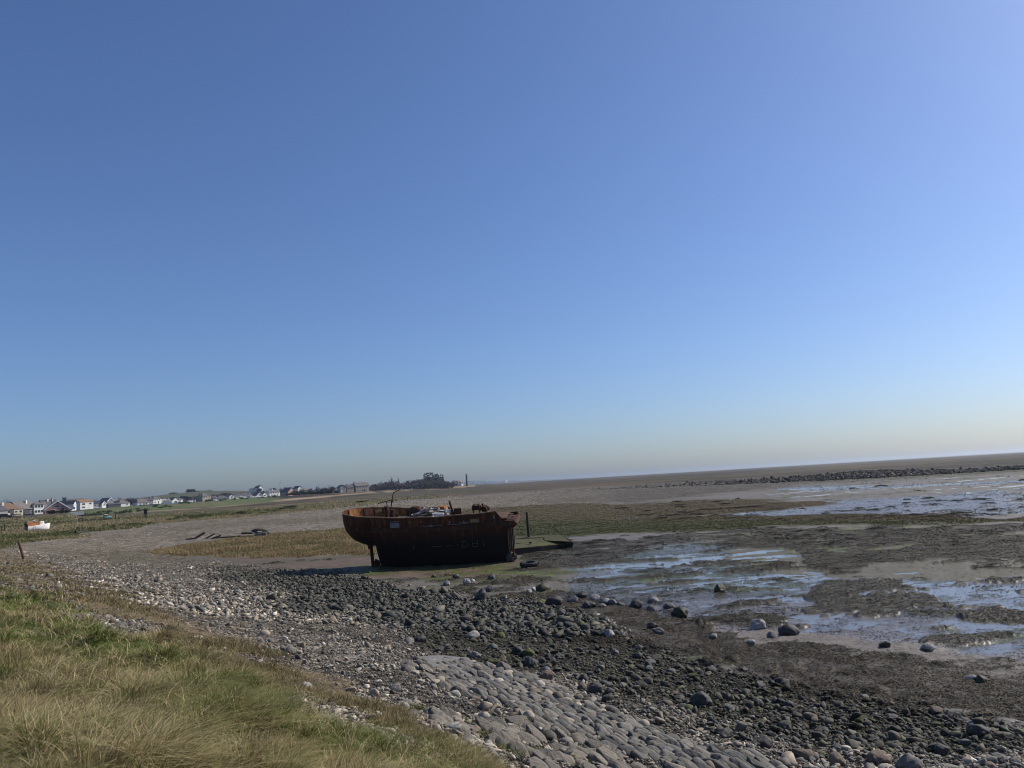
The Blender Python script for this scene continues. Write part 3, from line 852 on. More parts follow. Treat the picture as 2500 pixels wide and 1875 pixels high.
def saltmarsh():
    g = m_['marsh']
    n = 58880
    x, y, z, i, j = sample(n, A_ * g * (.25 + sstep(-.5, .2, fbm(GRID['x'] * .4, GRID['y'] * .4, 92, 3))))
    r = np.hypot(x, y)
    k = fbm(x * .25, y * .25, 91, 3)
    c = np.where((k + RNG.normal(0, .35, n))[:, None] > 0, np.array((.33, .245, .125)), np.array((.22, .18, .085))) * RNG.uniform(.7, 1.3, n)[:, None]
    c[RNG.random(n) < .10] *= .45
    blades('marsh_grass', x, y, z - .02, RNG.uniform(.08, .28, n) * np.exp(.35 * k), r * .00085, RNG.uniform(.1, .8, n), RNG.uniform(0, 6.283, n), c * .7, MARSH, 2, .8, c * 1.15)
    g = m_['marsh_green']
    n = 58880
    x, y, z, i, j = sample(n, A_ * g)
    r = np.hypot(x, y); vv = V_[i, j]
    low = sstep(1258, 1284, vv)[:, None]
    far = np.array((.150, .100, .052)); near = np.array((.075, .080, .026))
    c = (far * (1 - low) + near * low) * RNG.uniform(.6, 1.35, n)[:, None]
    c[RNG.random(n) < .15] *= .5
    blades('marsh_grass', x, y, z - .02, RNG.uniform(.05, .17, n), r * .0010, RNG.uniform(.1, .9, n), RNG.uniform(0, 6.283, n), c * .7, MARSH, 2, .8, c * 1.1)
    # rough grass of the spit, and the bank in front of the houses
    g = m_['spitgrass']
    n = 46080
    x, y, z, i, j = sample(n, A_ * g)
    r = np.hypot(x, y); k = GRID['n3'][i, j]
    dry = sstep(-.35, .35, k + RNG.normal(0, .2, n))[:, None]
    c = (np.array((.115, .12, .042)) * (1 - dry) + np.array((.27, .225, .125)) * dry) * RNG.uniform(.7, 1.3, n)[:, None]
    blades('spit_grass', x, y, z - .03, RNG.uniform(.15, .42, n) * np.clip(r / 120, .6, 1.3), r * .0009, RNG.uniform(.1, .9, n), RNG.uniform(0, 6.283, n), c * .75, MARSH, 2, .8, c * 1.1)

meadow(); wrack(); saltmarsh()

# ------------------------------------------------------------------ seaweed on the lower foreshore and flats
WEED = tint_material('bladder_wrack', .62, .22, 12.0, .6, 1.4)

def seaweed():
    def fronds(n, dens, hmul, cols, wmul=1.0):
        x, y, z, i, j = sample(n, dens)
        r = np.hypot(x, y)
        c = cols[RNG.integers(0, len(cols), n)] * RNG.uniform(.6, 1.4, n)[:, None]
        s = np.maximum(.05, r * .0022) * hmul
        blades('seaweed', x, y, z + .004, s * RNG.uniform(.3, .8, n), s * .55 * wmul, RNG.uniform(.8, 2.4, n), RNG.uniform(0, 6.283, n), c, WEED, 2, .3, c * 1.3)
    brown = np.array([(.040, .032, .016), (.028, .023, .013), (.060, .042, .016), (.022, .020, .014), (.075, .055, .022)])
    clump = .35 + .65 * sstep(-.25, .3, fbm(GRID['x'] * .9, GRID['y'] * .9, 95, 4))
    fronds(75000, A_ * m_['weed'] * clump, 1.0, brown)
    fronds(45000, A_ * m_['weedflat'] * (1 - m_['weed']), 1.0, brown * .9)
    # small scraps dotted over the wet mud
    dots = sstep(.1, .5, fbm(GRID['x'] * .35, GRID['y'] * .35, 97, 4)) + .05
    fronds(6500, A_ * np.clip(m_['wet'], 0, 1) * dots * (R_ < 70), .9, brown, 1.3)
    fronds(3125, A_ * np.clip(m_['wetfar'], 0, 1) * dots, .8, brown, 1.3)
    green = np.array([(.085, .105, .018), (.065, .072, .020), (.11, .13, .024), (.05, .052, .02)])
    fronds(25000, A_ * m_['algae'], .4, green)
    fronds(8125, A_ * dark_g * clump * (R_ < 60), .7, np.concatenate([green * .6, brown]))

seaweed()

def weed_clumps():
    """low humps of weed standing out of the film of water"""
    nc = 520
    d = A_ * np.clip(m_['wet'] + .8 * m_['wetfar'] + m_['weedflat'] * .6, 0, 1) * (R_ < 190) * (sstep(.0, .5, fbm(GRID['x'] * .15, GRID['y'] * .3, 99, 3)) + .08)
    cx, cy, cz, i, j = sample(nc, d)
    cr = np.hypot(cx, cy)
    rad = np.clip(np.exp(RNG.normal(math.log(.30), .6, nc)), .1, 1.3) * np.clip(cr / 28, .7, 2.6)
    per = np.clip(46 * (rad / .3), 24, 120).astype(int)
    t = np.repeat(np.arange(nc), per); n = len(t)
    a = RNG.uniform(0, 6.283, n); q = RNG.random(n) ** .7
    x = cx[t] + np.cos(a) * q * rad[t]; y = cy[t] + np.sin(a) * q * rad[t] * .8
    z = np.maximum(cz[t], .0) + (1 - q * q) * np.minimum(.22 * rad[t], .16)
    cols = np.array([(.030, .026, .016), (.040, .034, .018), (.052, .05, .018), (.022, .02, .014)])
    c = cols[RNG.integers(0, 4, n)] * RNG.uniform(.6, 1.4, n)[:, None]
    s_ = np.maximum(.06, np.hypot(x, y) * .0022)
    blades('seaweed', x, y, z - .02, s_ * RNG.uniform(.3, .8, n), s_ * .6, RNG.uniform(.8, 2.4, n), a + RNG.normal(0, .6, n), c, WEED, 2, .3, c * 1.3)
    # worm casts and ripples of mud, dotted everywhere
    n = 19200
    d = A_ * np.clip(m_['wet'] + m_['wetfar'] + .25 * (R_ < 60) * (1 - m_['shingle']) * (1 - m_['grass']), 0, 1) * (R_ > 14) * (R_ < 180) * (1 - m_['cobble']) * (1 - m_['wrack']) * (1 - m_['gravel'])
    x, y, z, i, j = sample(n, d)
    r = np.hypot(x, y)
    s_ = np.maximum(.02, r / 1878 * RNG.uniform(.7, 1.6, n))
    t = np.tile(np.array((.075, .063, .052)), (n, 1)) * RNG.uniform(.5, 1.4, n)[:, None]
    rock_field('mud_casts', x, y, np.maximum(z, .006), s_, RNG.uniform(.25, .6, n), t, 0, WETSTONE, .3)
weed_clumps()
# ------------------------------------------------------------------ building blocks for things
def thing(name, label, cat, loc=(0, 0, 0), rz=0.0, group=None):
    o = bpy.data.objects.new(name, None); COL.objects.link(o)
    o.empty_display_size = .2
    o.location = loc; o.rotation_euler = (0, 0, rz)
    o['label'] = label; o['category'] = cat
    if group: o['group'] = group
    return o

def tag(o, label, cat, group=None):
    o['label'] = label; o['category'] = cat
    if group: o['group'] = group
    return o

class MB:
    """collects simple shapes into one mesh"""
    def __init__(s): s.v, s.f = [], []
    def add(s, vs, fs):
        o = len(s.v); s.v += [tuple(p) for p in vs]; s.f += [tuple(i + o for i in f) for f in fs]; return s
    def box(s, c, d, rz=0.0, rx=0.0, ry=0.0, taper=1.0):
        M = Matrix.Rotation(rz, 3, 'Z') @ Matrix.Rotation(ry, 3, 'Y') @ Matrix.Rotation(rx, 3, 'X')
        vs = []
        for z in (-.5, .5):
            k = taper if z > 0 else 1
            for x, y in ((-.5, -.5), (.5, -.5), (.5, .5), (-.5, .5)):
                vs.append(Vector(c) + M @ Vector((x * d[0] * k, y * d[1] * k, z * d[2])))
        return s.add(vs, [(3, 2, 1, 0), (4, 5, 6, 7), (0, 1, 5, 4), (1, 2, 6, 5), (2, 3, 7, 6), (3, 0, 4, 7)])
    def tube(s, pts, r, n=8, cap=True):
        """round bar along pts; r is one radius or one per point"""
        pts = [Vector(p) for p in pts]; rs = r if isinstance(r, (list, tuple)) else [r] * len(pts)
        vs, fs = [], []
        ref = Vector((.13, .31, .94))
        for i, p in enumerate(pts):
            t = (pts[min(i + 1, len(pts) - 1)] - pts[max(i - 1, 0)]).normalized()
            a = t.cross(ref if abs(t.dot(ref)) < .95 else Vector((1, 0, 0))).normalized(); b = t.cross(a)
            for k in range(n):
                q = 2 * math.pi * k / n
                vs.append(p + (a * math.cos(q) + b * math.sin(q)) * rs[i])
        for i in range(len(pts) - 1):
            for k in range(n):
                k2 = (k + 1) % n
                fs.append((i * n + k, i * n + k2, (i + 1) * n + k2, (i + 1) * n + k))
        if cap:
            fs.append(tuple(range(n))[::-1]); fs.append(tuple((len(pts) - 1) * n + k for k in range(n)))
        return s.add(vs, fs)
    def lathe(s, prof, n=16, c=(0, 0, 0)):
        """profile of (radius, z) turned about the vertical through c"""
        vs, fs = [], []
        for r, z in prof:
            for k in range(n):
                q = 2 * math.pi * k / n
                vs.append((c[0] + r * math.cos(q), c[1] + r * math.sin(q), c[2] + z))
        for i in range(len(prof) - 1):
            for k in range(n):
                k2 = (k + 1) % n
                fs.append((i * n + k, i * n + k2, (i + 1) * n + k2, (i + 1) * n + k))
        return s.add(vs, fs)
    def prism(s, poly, depth, axis='y', off=0.0):
        """poly of (a, z) points pushed along y (or x)"""
        n = len(poly)
        P = (lambda a, z, d: (a, d, z)) if axis == 'y' else (lambda a, z, d: (d, a, z))
        vs = [P(a, z, off) for a, z in poly] + [P(a, z, off + depth) for a, z in poly]
        fs = [tuple(range(n)), tuple(range(2 * n - 1, n - 1, -1))] + [(i, i + n, (i + 1) % n + n, (i + 1) % n) for i in range(n)]
        return s.add(vs, fs)
    def build(s, name, mat, parent=None, bevel=0.0, smooth=False, tint=None):
        me = bpy.data.meshes.new(name)
        me.from_pydata(s.v, [], s.f); me.update()
        bm = bmesh.new(); bm.from_mesh(me)
        bmesh.ops.recalc_face_normals(bm, faces=bm.faces)
        if bevel: bmesh.ops.bevel(bm, geom=list(bm.edges), offset=bevel, segments=1, profile=.5, affect='EDGES')
        bm.to_mesh(me); bm.free()
        if smooth:
            me.polygons.foreach_set('use_smooth', [True] * len(me.polygons))
        if tint is not None:
            ca = me.color_attributes.new('tint', 'FLOAT_COLOR', 'POINT')
            ca.data.foreach_set('color', list((*tint, 1.0)) * len(me.vertices))
        o = bpy.data.objects.new(name, me); COL.objects.link(o)
        if mat: me.materials.append(mat)
        if parent: o.parent = parent
        return o

_MATS = {}
def paint(name, color, rough=.75, spec=.25, var=.25, scale=3.0, bump=0.0, metal=0.0):
    """a plain surface with a little uneven weathering"""
    key = (name,)
    if key in _MATS: return _MATS[key]
    mt, nt, b = new_mat(name, rough, color, spec)
    L = nt.links.new
    tc = node(nt, 'ShaderNodeTexCoord')
    no = node(nt, 'ShaderNodeTexNoise', i_Scale=scale, i_Detail=7.0, i_Roughness=.65); L(tc.outputs['Object'], no.inputs['Vector'])
    rp = node(nt, 'ShaderNodeValToRGB')
    for e, k, p in ((0, 1 - var, .3), (1, 1 + var, .7)):
        rp.color_ramp.elements[e].position = p
        rp.color_ramp.elements[e].color = (*[min(c * k, .95) for c in color], 1)
    L(no.outputs['Fac'], rp.inputs[0]); L(rp.outputs[0], b.inputs['Base Color'])
    b.inputs['Metallic'].default_value = metal
    if bump:
        bp = node(nt, 'ShaderNodeBump', i_Distance=bump, i_Strength=.8); L(no.outputs['Fac'], bp.inputs['Height']); L(bp.outputs[0], b.inputs['Normal'])
    _MATS[key] = mt
    return mt

def rust(name, cols, scale=1.2, streak=True, rough=.85, bump=.01, bands=None):
    """rusted plate: three colours in flaking patches, with runs down the side; bands adds a darker stretch below a height"""
    mt, nt, b = new_mat(name, rough, cols[0], .2)
    L = nt.links.new
    tc = node(nt, 'ShaderNodeTexCoord')
    mp = node(nt, 'ShaderNodeMapping'); mp.inputs['Scale'].default_value = (1.0, 1.0, .28 if streak else 1.0); L(tc.outputs['Object'], mp.inputs['Vector'])
    n1 = node(nt, 'ShaderNodeTexNoise', i_Scale=scale, i_Detail=9.0, i_Roughness=.7); L(tc.outputs['Object'], n1.inputs['Vector'])
    n2 = node(nt, 'ShaderNodeTexNoise', i_Scale=scale * 3.2, i_Detail=6.0, i_Roughness=.6); L(mp.outputs[0], n2.inputs['Vector'])
    r1 = node(nt, 'ShaderNodeValToRGB')
    r1.color_ramp.elements[0].position = .36; r1.color_ramp.elements[0].color = (*cols[0], 1)
    r1.color_ramp.elements[1].position = .66; r1.color_ramp.elements[1].color = (*cols[1], 1)
    L(n1.outputs['Fac'], r1.inputs[0])
    r2 = node(nt, 'ShaderNodeValToRGB')
    r2.color_ramp.elements[0].position = .52; r2.color_ramp.elements[0].color = (0, 0, 0, 1)
    r2.color_ramp.elements[1].position = .68; r2.color_ramp.elements[1].color = (.85, .85, .85, 1)
    L(n2.outputs['Fac'], r2.inputs[0])
    mx = node(nt, 'ShaderNodeMix', data_type='RGBA'); L(r2.outputs[0], mx.inputs[0]); L(r1.outputs[0], mx.inputs[6]); mx.inputs[7].default_value = (*cols[2], 1)
    out = mx.outputs[2]
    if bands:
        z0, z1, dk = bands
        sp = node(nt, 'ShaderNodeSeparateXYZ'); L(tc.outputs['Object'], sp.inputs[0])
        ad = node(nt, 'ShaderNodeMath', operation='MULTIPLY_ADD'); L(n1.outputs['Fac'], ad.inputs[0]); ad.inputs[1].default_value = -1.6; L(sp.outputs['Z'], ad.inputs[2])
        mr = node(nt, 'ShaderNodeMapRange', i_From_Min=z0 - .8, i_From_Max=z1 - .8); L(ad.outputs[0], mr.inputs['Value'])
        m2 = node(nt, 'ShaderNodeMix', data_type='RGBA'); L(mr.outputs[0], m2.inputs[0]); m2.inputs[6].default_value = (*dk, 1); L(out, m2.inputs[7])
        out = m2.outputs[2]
    L(out, b.inputs['Base Color'])
    bp = node(nt, 'ShaderNodeBump', i_Distance=bump, i_Strength=.9); L(n2.outputs['Fac'], bp.inputs['Height']); L(bp.outputs[0], b.inputs['Normal'])
    return mt
# ------------------------------------------------------------------ stones one can tell apart: pitched cobbles, boulders, larger beach stones
def stone_material(name, cols, rough=.8, spec=.3, moss=None, speck=.25):
    """stone that differs a little from object to object"""
    mt, nt, b = new_mat(name, rough, cols[0], spec)
    L = nt.links.new
    oi = node(nt, 'ShaderNodeObjectInfo'); tc = node(nt, 'ShaderNodeTexCoord')
    rp = node(nt, 'ShaderNodeValToRGB'); e = rp.color_ramp.elements
    e[0].position = 0; e[0].color = (*cols[0], 1); e[1].position = 1; e[1].color = (*cols[-1], 1)
    for k, c in enumerate(cols[1:-1]):
        q = e.new((k + 1) / (len(cols) - 1)); q.color = (*c, 1)
    L(oi.outputs['Random'], rp.inputs[0])
    ad = node(nt, 'ShaderNodeVectorMath', operation='ADD'); L(tc.outputs['Object'], ad.inputs[0]); L(oi.outputs['Location'], ad.inputs[1])
    no = node(nt, 'ShaderNodeTexNoise', i_Scale=3.0, i_Detail=9.0, i_Roughness=.72); L(ad.outputs[0], no.inputs['Vector'])
    r2 = node(nt, 'ShaderNodeValToRGB'); r2.color_ramp.elements[0].position = .3; r2.color_ramp.elements[1].position = .72
    r2.color_ramp.elements[0].color = (1 - 2 * speck, 1 - 2 * speck, 1 - 2 * speck, 1); r2.color_ramp.elements[1].color = (1 + speck, 1 + speck, 1 + speck, 1)
    L(no.outputs['Fac'], r2.inputs[0])
    mx = node(nt, 'ShaderNodeMix', data_type='RGBA', blend_type='MULTIPLY'); mx.inputs[0].default_value = 1.0
    L(rp.outputs[0], mx.inputs[6]); L(r2.outputs[0], mx.inputs[7]); out = mx.outputs[2]
    if moss:
        n2 = node(nt, 'ShaderNodeTexNoise', i_Scale=1.4, i_Detail=5.0); L(ad.outputs[0], n2.inputs['Vector'])
        r3 = node(nt, 'ShaderNodeValToRGB'); r3.color_ramp.elements[0].position = .42; r3.color_ramp.elements[1].position = .6; L(n2.outputs['Fac'], r3.inputs[0])
        m2 = node(nt, 'ShaderNodeMix', data_type='RGBA'); L(r3.outputs[0], m2.inputs[0]); L(out, m2.inputs[6]); m2.inputs[7].default_value = (*moss, 1); out = m2.outputs[2]
    L(out, b.inputs['Base Color'])
    bp = node(nt, 'ShaderNodeBump', i_Distance=.03, i_Strength=.8); L(no.outputs['Fac'], bp.inputs['Height']); L(bp.outputs[0], b.inputs['Normal'])
    return mt

M_COB = stone_material('cobble_stone', [(.075, .073, .064), (.17, .158, .132), (.115, .11, .098), (.21, .185, .15), (.095, .095, .087), (.25, .228, .19)])
M_ROUGH = stone_material('rough_stone', [(.20, .172, .135), (.13, .115, .095), (.25, .215, .17), (.10, .09, .078)])
M_DARK = stone_material('dark_boulder', [(.045, .043, .038), (.075, .070, .060), (.055, .055, .046)], .65)
M_GREY = stone_material('grey_boulder', [(.135, .13, .12), (.175, .165, .15), (.105, .102, .095)])
M_PALE = stone_material('pale_boulder', [(.30, .28, .25), (.36, .335, .30), (.25, .235, .21)])
M_WHITE = stone_material('white_boulder', [(.52, .50, .47), (.58, .56, .53)])
M_BROWN = stone_material('brown_boulder', [(.17, .125, .09), (.21, .16, .12)])
M_MOSS = stone_material('mossy_boulder', [(.085, .085, .06), (.11, .105, .075)], .8, .2, (.085, .092, .020))
M_WEEDY = stone_material('weedy_boulder', [(.035, .030, .018), (.05, .042, .022)], .6, .3, (.05, .052, .016))
MATS = dict(dark=M_DARK, grey=M_GREY, pale=M_PALE, white=M_WHITE, brown=M_BROWN, moss=M_MOSS, weed=M_WEEDY)

def rock_mesh(level, seed, angular, rough, smooth=True):
    v, f = rock_shape(level, seed, angular, rough)
    me = mesh_from('rock', v, tris=f, smooth=smooth); return me

COB_SHAPES = [rock_mesh(3, 500 + k, (.55, .8, .4, .7)[k % 4], .09) for k in range(12)]
BOULDER_SHAPES = {'round': [rock_mesh(3, 520 + k, .45, .13) for k in range(5)], 'block': [rock_mesh(3, 540 + k, 1.0, .10) for k in range(7)]}
_SHARE = {}
def rock(name, shape, mat, loc, size, rot):
    key = (shape.name, mat.name)
    if key not in _SHARE:
        me = shape.copy(); me.materials.clear(); me.materials.append(mat); _SHARE[key] = me
    o = bpy.data.objects.new(name, _SHARE[key]); COL.objects.link(o)
    o.location = loc; o.scale = size; o.rotation_euler = rot
    return o

def cobbles():
    a = on_ground(1090, 1628); b = on_ground(1850, 1880)
    d = Vector((b.x - a.x, b.y - a.y, 0)); ln = d.length; d.normalize(); e = Vector((-d.y, d.x, 0))
    if e.y > 0: e = -e                                             # e points up the beach, towards the turf
    yaw = math.atan2(d.y, d.x)
    got = []
    row = 0; t = -2.4
    while t < 4.6:
        wid = RNG.uniform(.16, .22)
        s = -1.5 + RNG.uniform(0, .4)
        while s < ln + 3.5:
            le = RNG.uniform(.20, .44)
            p = a + d * (s + le / 2) + e * (t + .05 * math.sin(s * 1.7))
            got.append((p.x, p.y, le, wid)); s += le * .97
        t += wid * .95; row += 1
    P = np.array(got)
    z = surf_z(P[:, 0], P[:, 1]); zb = base_height(P[:, 0], P[:, 1])
    u, v = to_uv(P[:, 0], P[:, 1], zb)
    sd = poly_sd(u, v, ZONES['cobble'])
    keep = np.nonzero((sd > -9) & (v < 1895) & (u < 2520))[0]
    rough_part = (v > 1742 + (u - 1230) * .33) | (u < 1090)
    keep = [k for k in keep if not (rough_part[k] and RNG.random() < .42)]
    keep = sorted(keep, key=lambda k: math.hypot(P[k, 0], P[k, 1]) / P[k, 2])
    rest = keep[296:]; keep = keep[:296]
    if rest:                                                       # the smallest and farthest of the paving, past the first 300
        q = np.array(rest); n = len(q); cs, fs, off = [], [], 0
        for k in q:
            V, F_ = rock_shape(2, 560 + int(k) % 8, .8, .1)
            s = V * np.array((P[k, 2] * .55, P[k, 3] * .56, RNG.uniform(.06, .11))); c_, s_ = math.cos(yaw), math.sin(yaw)
            cs.append(np.stack([P[k, 0] + s[:, 0] * c_ - s[:, 1] * s_, P[k, 1] + s[:, 0] * s_ + s[:, 1] * c_, z[k] + .01 + s[:, 2]], 1)); fs.append(F_ + off); off += len(V)
        stuff('cobble_paving', mesh_from('cobble_paving', np.concatenate(cs), tris=np.concatenate(fs), tint=np.repeat(stone_tints(n) * .9, len(cs[0]), 0), smooth=True), STONE)
    for k in keep:
        x, y, le, wd = P[k]
        eps = .25
        zx = float(surf_z(x + eps, y)[0] - surf_z(x - eps, y)[0]) / (2 * eps); zy = float(surf_z(x, y + eps)[0] - surf_z(x, y - eps)[0]) / (2 * eps)
        rg = rough_part[k]
        sh = BOULDER_SHAPES['block'][int(RNG.integers(0, 7))] if rg else COB_SHAPES[int(RNG.integers(0, 12))]
        o = rock('cobble', sh, M_ROUGH if rg else M_COB, (x, y, float(z[k]) + (.0 if rg else .015)), (le * .60, wd * .62, RNG.uniform(.055, .095)), (math.atan(zy) + RNG.normal(0, .08), -math.atan(zx) + RNG.normal(.08, .08), yaw + RNG.normal(0, .16)))
        if rg: tag(o, 'rough tan stone half buried in soil and dry grass at the edge of the paving', 'stone', 'rough stones beside the pitched paving')
        else: tag(o, 'smooth grey cobble set tightly in the sloping paved apron', 'cobble', 'cobbles of the sloping paved apron')
cobbles()

def slab():
    c = [on_ground(u, v) for u, v in ((1008, 1611), (1070, 1606), (1146, 1613), (1158, 1629), (1122, 1642), (1030, 1632))]
    o0 = sum(c, Vector()) / len(c)
    n = len(c)
    top = [p - o0 + Vector((0, 0, .07)) for p in c]; bot = [p - o0 - Vector((0, 0, .12)) for p in c]
    o = MB().add(top + bot, [tuple(range(n)), tuple(range(2 * n - 1, n - 1, -1))] + [(i, i + n, (i + 1) % n + n, (i + 1) % n) for i in range(n)]).build('stone_slab', M_GREY, bevel=.02)
    o.location = o0; tag(o, 'broad flat grey slab at the top of the cobbled apron', 'slab')
slab()

BOULDERS = [  # frame point of the middle, width in the frame, kind, outline, label (None: one of its kind)
 (997,1566,76,'grey','round','big round grey boulder next to a dark block at the top of the stony beach'),(1023,1562,34,'dark','block','dark squarish boulder just behind the big round grey boulder'),
 (1158,1599,27,'pale','block','pale pointed rock above the concrete coloured slab'),(1295,1618,40,'dark','round','largest dark boulder above the cobbled apron'),(1323,1612,19,'dark','round','small dark boulder tucked beside the largest dark one above the apron'),
 (1333,1635,25,'grey','round','grey round boulder just below the largest dark one by the apron'),(1334,1655,34,'brown','block','flat brownish stone touching the upper edge of cobbles'),(1406,1649,21,'grey','block',None),(1426,1653,25,'dark','round',None),
 (1453,1681,40,'dark','round','rounded dark boulder beside the orange brown pointed rock'),(1424,1675,25,'brown','block','orange brown pointed rock near the cobbles'),(1489,1690,28,'dark','round',None),(1479,1669,32,'dark','block',None),(1485,1704,28,'dark','block',None),
 (1174,1458,32,'dark','block','upright angular dark rock in the middle of the foreshore'),(1195,1444,23,'grey','round',None),(1241,1468,29,'dark','block',None),(1319,1472,32,'moss','block','greenish angular boulder in the boulder line at the mud'),(1353,1472,40,'dark','block','broad dark boulder next to the greenish one in the boulder line'),
 (1400,1468,25,'grey','block',None),(1422,1458,28,'dark','round',None),(1451,1462,27,'pale','round','pale round boulder in the boulder line at the mud'),(1439,1478,32,'dark','block',None),(1477,1470,25,'pale','block','pale chipped boulder between grey ones in the boulder line'),(1471,1483,21,'grey','round',None),(1496,1472,24,'grey','round',None),(1516,1479,19,'dark','block',None),
 (1553,1482,30,'dark','round',None),(1595,1464,28,'pale','round','pale topped boulder standing at the water edge beyond the line'),(1593,1489,29,'grey','block',None),(1634,1482,28,'grey','round','grey boulder standing in the film of water next to a weedy mound'),(1660,1496,46,'weed','round','big boulder shaggy with dark weed at the end of the boulder line'),
 (1304,1442,11,'white','block','narrow white upright stone standing alone by the mud'),(1292,1450,17,'pale','round',None),(1327,1437,38,'weed','round','wide dark weedy boulder behind the white upright stone'),(1091,1425,22,'pale','round','pale rounded rock at the edge of green weed'),(1140,1424,22,'pale','round',None),(1154,1422,13,'white','round','small white rock beside a pale one near the wreck'),
 (1201,1412,21,'grey','round','lone grey rock on brown mud below the wreck'),(1115,1413,19,'dark','block',None),(1060,1410,15,'weed','round',None),(1341,1507,36,'dark','block',None),(1386,1519,32,'dark','block','square dark boulder up the beach from the line'),(1416,1529,34,'moss','round','moss capped boulder beside the square dark one'),(1321,1544,19,'moss','round',None),(1353,1541,24,'moss','round',None),
 (1221,1553,30,'moss','block','green stained angular rock amid the dark stones'),(1089,1521,32,'dark','round','smooth dark boulder amid the dark stones'),(1593,1535,28,'dark','round','dark rounded boulder on the brown weed'),(1607,1546,29,'grey','block','grey slabby boulder leaning on the dark one amid brown weed'),(1288,1596,32,'moss','block',None),(1203,1578,29,'grey','round',None),
 (1849,1526,42,'pale','block','large pale topped boulder sitting in the shallow water'),(1927,1539,44,'dark','round','long dark boulder in the shallows beside the pale topped one'),(1885,1550,27,'grey','round','small grey boulder between two larger ones in shallow water'),(1834,1572,22,'pale','round','pale egg shaped boulder on weed below the shallows'),(1744,1561,20,'pale','round',None),
 (1714,1712,50,'dark','round','huge dark rounded boulder above the cobbles'),(1923,1724,28,'dark','block','tall angular dark rock amid the lower beach stones'),(2147,1852,50,'brown','block','angular brown grey boulder near the bottom edge'),(2222,1867,60,'grey','round','very large smooth grey boulder at the bottom edge'),(1864,1816,42,'dark','block','blocky dark rock below the cobbled apron'),(1767,1785,36,'dark','block','low dark rock lying on gravel by the apron'),(1966,1840,42,'brown','block','wedge shaped brown rock on the lower gravel'),
 (2007,1781,30,'dark','block',None),(1978,1751,32,'brown','block',None),(2395,1791,48,'dark','block','wide flat dark boulder close to the bright green weed'),(2373,1658,20,'pale','block','pale small boulder beside weedy stones at far side'),(2397,1668,30,'weed','round',None),(1757,1441,34,'weed','round','lone weed mound standing on the wet sand'),(2161,1582,24,'dark','block','dark fin shaped rock at edge of weed and water'),(2267,1585,26,'pale','round','pale low boulder lying in weed at the water'),
 (1780,1730,22,'grey','block',None),(1640,1640,24,'grey','block',None),(1560,1600,24,'dark','block',None),(1690,1650,22,'moss','block',None),(1500,1590,24,'grey','block',None),(2040,1820,26,'grey','block',None),(2300,1830,30,'dark','block',None),(2440,1850,30,'grey','block',None),(2100,1760,24,'moss','block',None),(1820,1690,22,'dark','round',None),
]
OTHER = {'dark': 'dark boulder among the stones of the lower beach', 'grey': 'plain grey boulder among the stones of the lower beach', 'moss': 'green mossy boulder among the stones of the lower beach', 'brown': 'brown boulder among the stones of the lower beach', 'pale': 'pale boulder among the stones of the lower beach', 'weed': 'boulder furred with dark weed among the stones of the lower beach'}

def boulders():
    for k, (u, v, w, kind, out, lab) in enumerate(BOULDERS):
        if k == 0: w = 32
        p = on_ground(u, v + w * .22)
        r = math.hypot(p.x, p.y); half = w / 2 / 1878 * r * .98
        sh = BOULDER_SHAPES[out]; z = float(surf_z(p.x, p.y)[0])
        tall = 1.5 if (lab or '').startswith(('narrow white', 'upright')) else 1.0
        o = rock('boulder', sh[int(RNG.integers(0, len(sh)))], MATS[kind], (p.x, p.y, z + half * .30 * tall), (half, half * RNG.uniform(.75, .95), half * RNG.uniform(.62, .8) * tall), (RNG.normal(0, .12), RNG.normal(0, .12), RNG.uniform(0, 6.28)))
        tag(o, lab or OTHER[kind], 'boulder', None if lab else 'boulders of the lower beach')
    # the larger of the beach stones
    d = A_ * loose * (R_ < 34) * (.3 + m_['dark'])
    x, y, z, i, j = sample(205, d)
    for k in range(205):
        r = math.hypot(x[k], y[k]); half = float(np.clip(np.exp(RNG.normal(math.log(.085), .3)), .05, .2)) * (1.0 if r < 20 else 1.3)
        dk = dark_g[i[k], j[k]]
        kind = 'dark' if RNG.random() < .55 * dk + .1 else 'moss' if RNG.random() < .25 * dk else 'grey' if RNG.random() < .6 else 'pale' if RNG.random() < .5 else 'brown'
        sh = BOULDER_SHAPES['block' if RNG.random() < .7 else 'round']
        o = rock('beach_stone', sh[int(RNG.integers(0, len(sh)))], MATS[kind], (x[k], y[k], z[k] + half * .12), (half, half * RNG.uniform(.6, .9), half * RNG.uniform(.45, .75)), (RNG.normal(0, .2), RNG.normal(0, .2), RNG.uniform(0, 6.28)))
        tag(o, {'dark': 'larger dark stone lying loose among the shingle', 'moss': 'larger stone with green moss lying loose among the shingle', 'grey': 'larger grey stone lying loose among the shingle', 'pale': 'larger pale stone lying loose among the shingle', 'brown': 'larger brown stone lying loose among the shingle'}[kind], 'stone', 'larger stones of the shingle')
boulders()

def joints_grass():
    """tufts growing out of the paving joints"""
    spots = [(1440, 1806, 1.0), (1478, 1846, 1.0), (1305, 1770, .9), (1385, 1808, .7), (1270, 1790, .9), (1060, 1738, .8), (1200, 1800, 1.0), (1330, 1850, 1.0), (1250, 1850, 1.0), (1420, 1870, .8), (1130, 1770, .9), (1010, 1730, .8)]
    for u, v, s in spots:
        p = on_ground(u, v); n = 170
        a = RNG.uniform(0, 6.283, n); q = np.sqrt(RNG.random(n)) * .17 * s
        x, y = p.x + q * np.cos(a), p.y + q * np.sin(a)
        c = pick(n, np.tile([.9, .5, .35, .2], (n, 1)))
        blades('grass', x, y, surf_z(x, y), RNG.uniform(.06, .17, n) * s, np.full(n, .008), RNG.uniform(.3, 1.5, n), a + RNG.normal(0, .6, n), c * .8, GRASS, 4, .9, c * 1.3)
joints_grass()
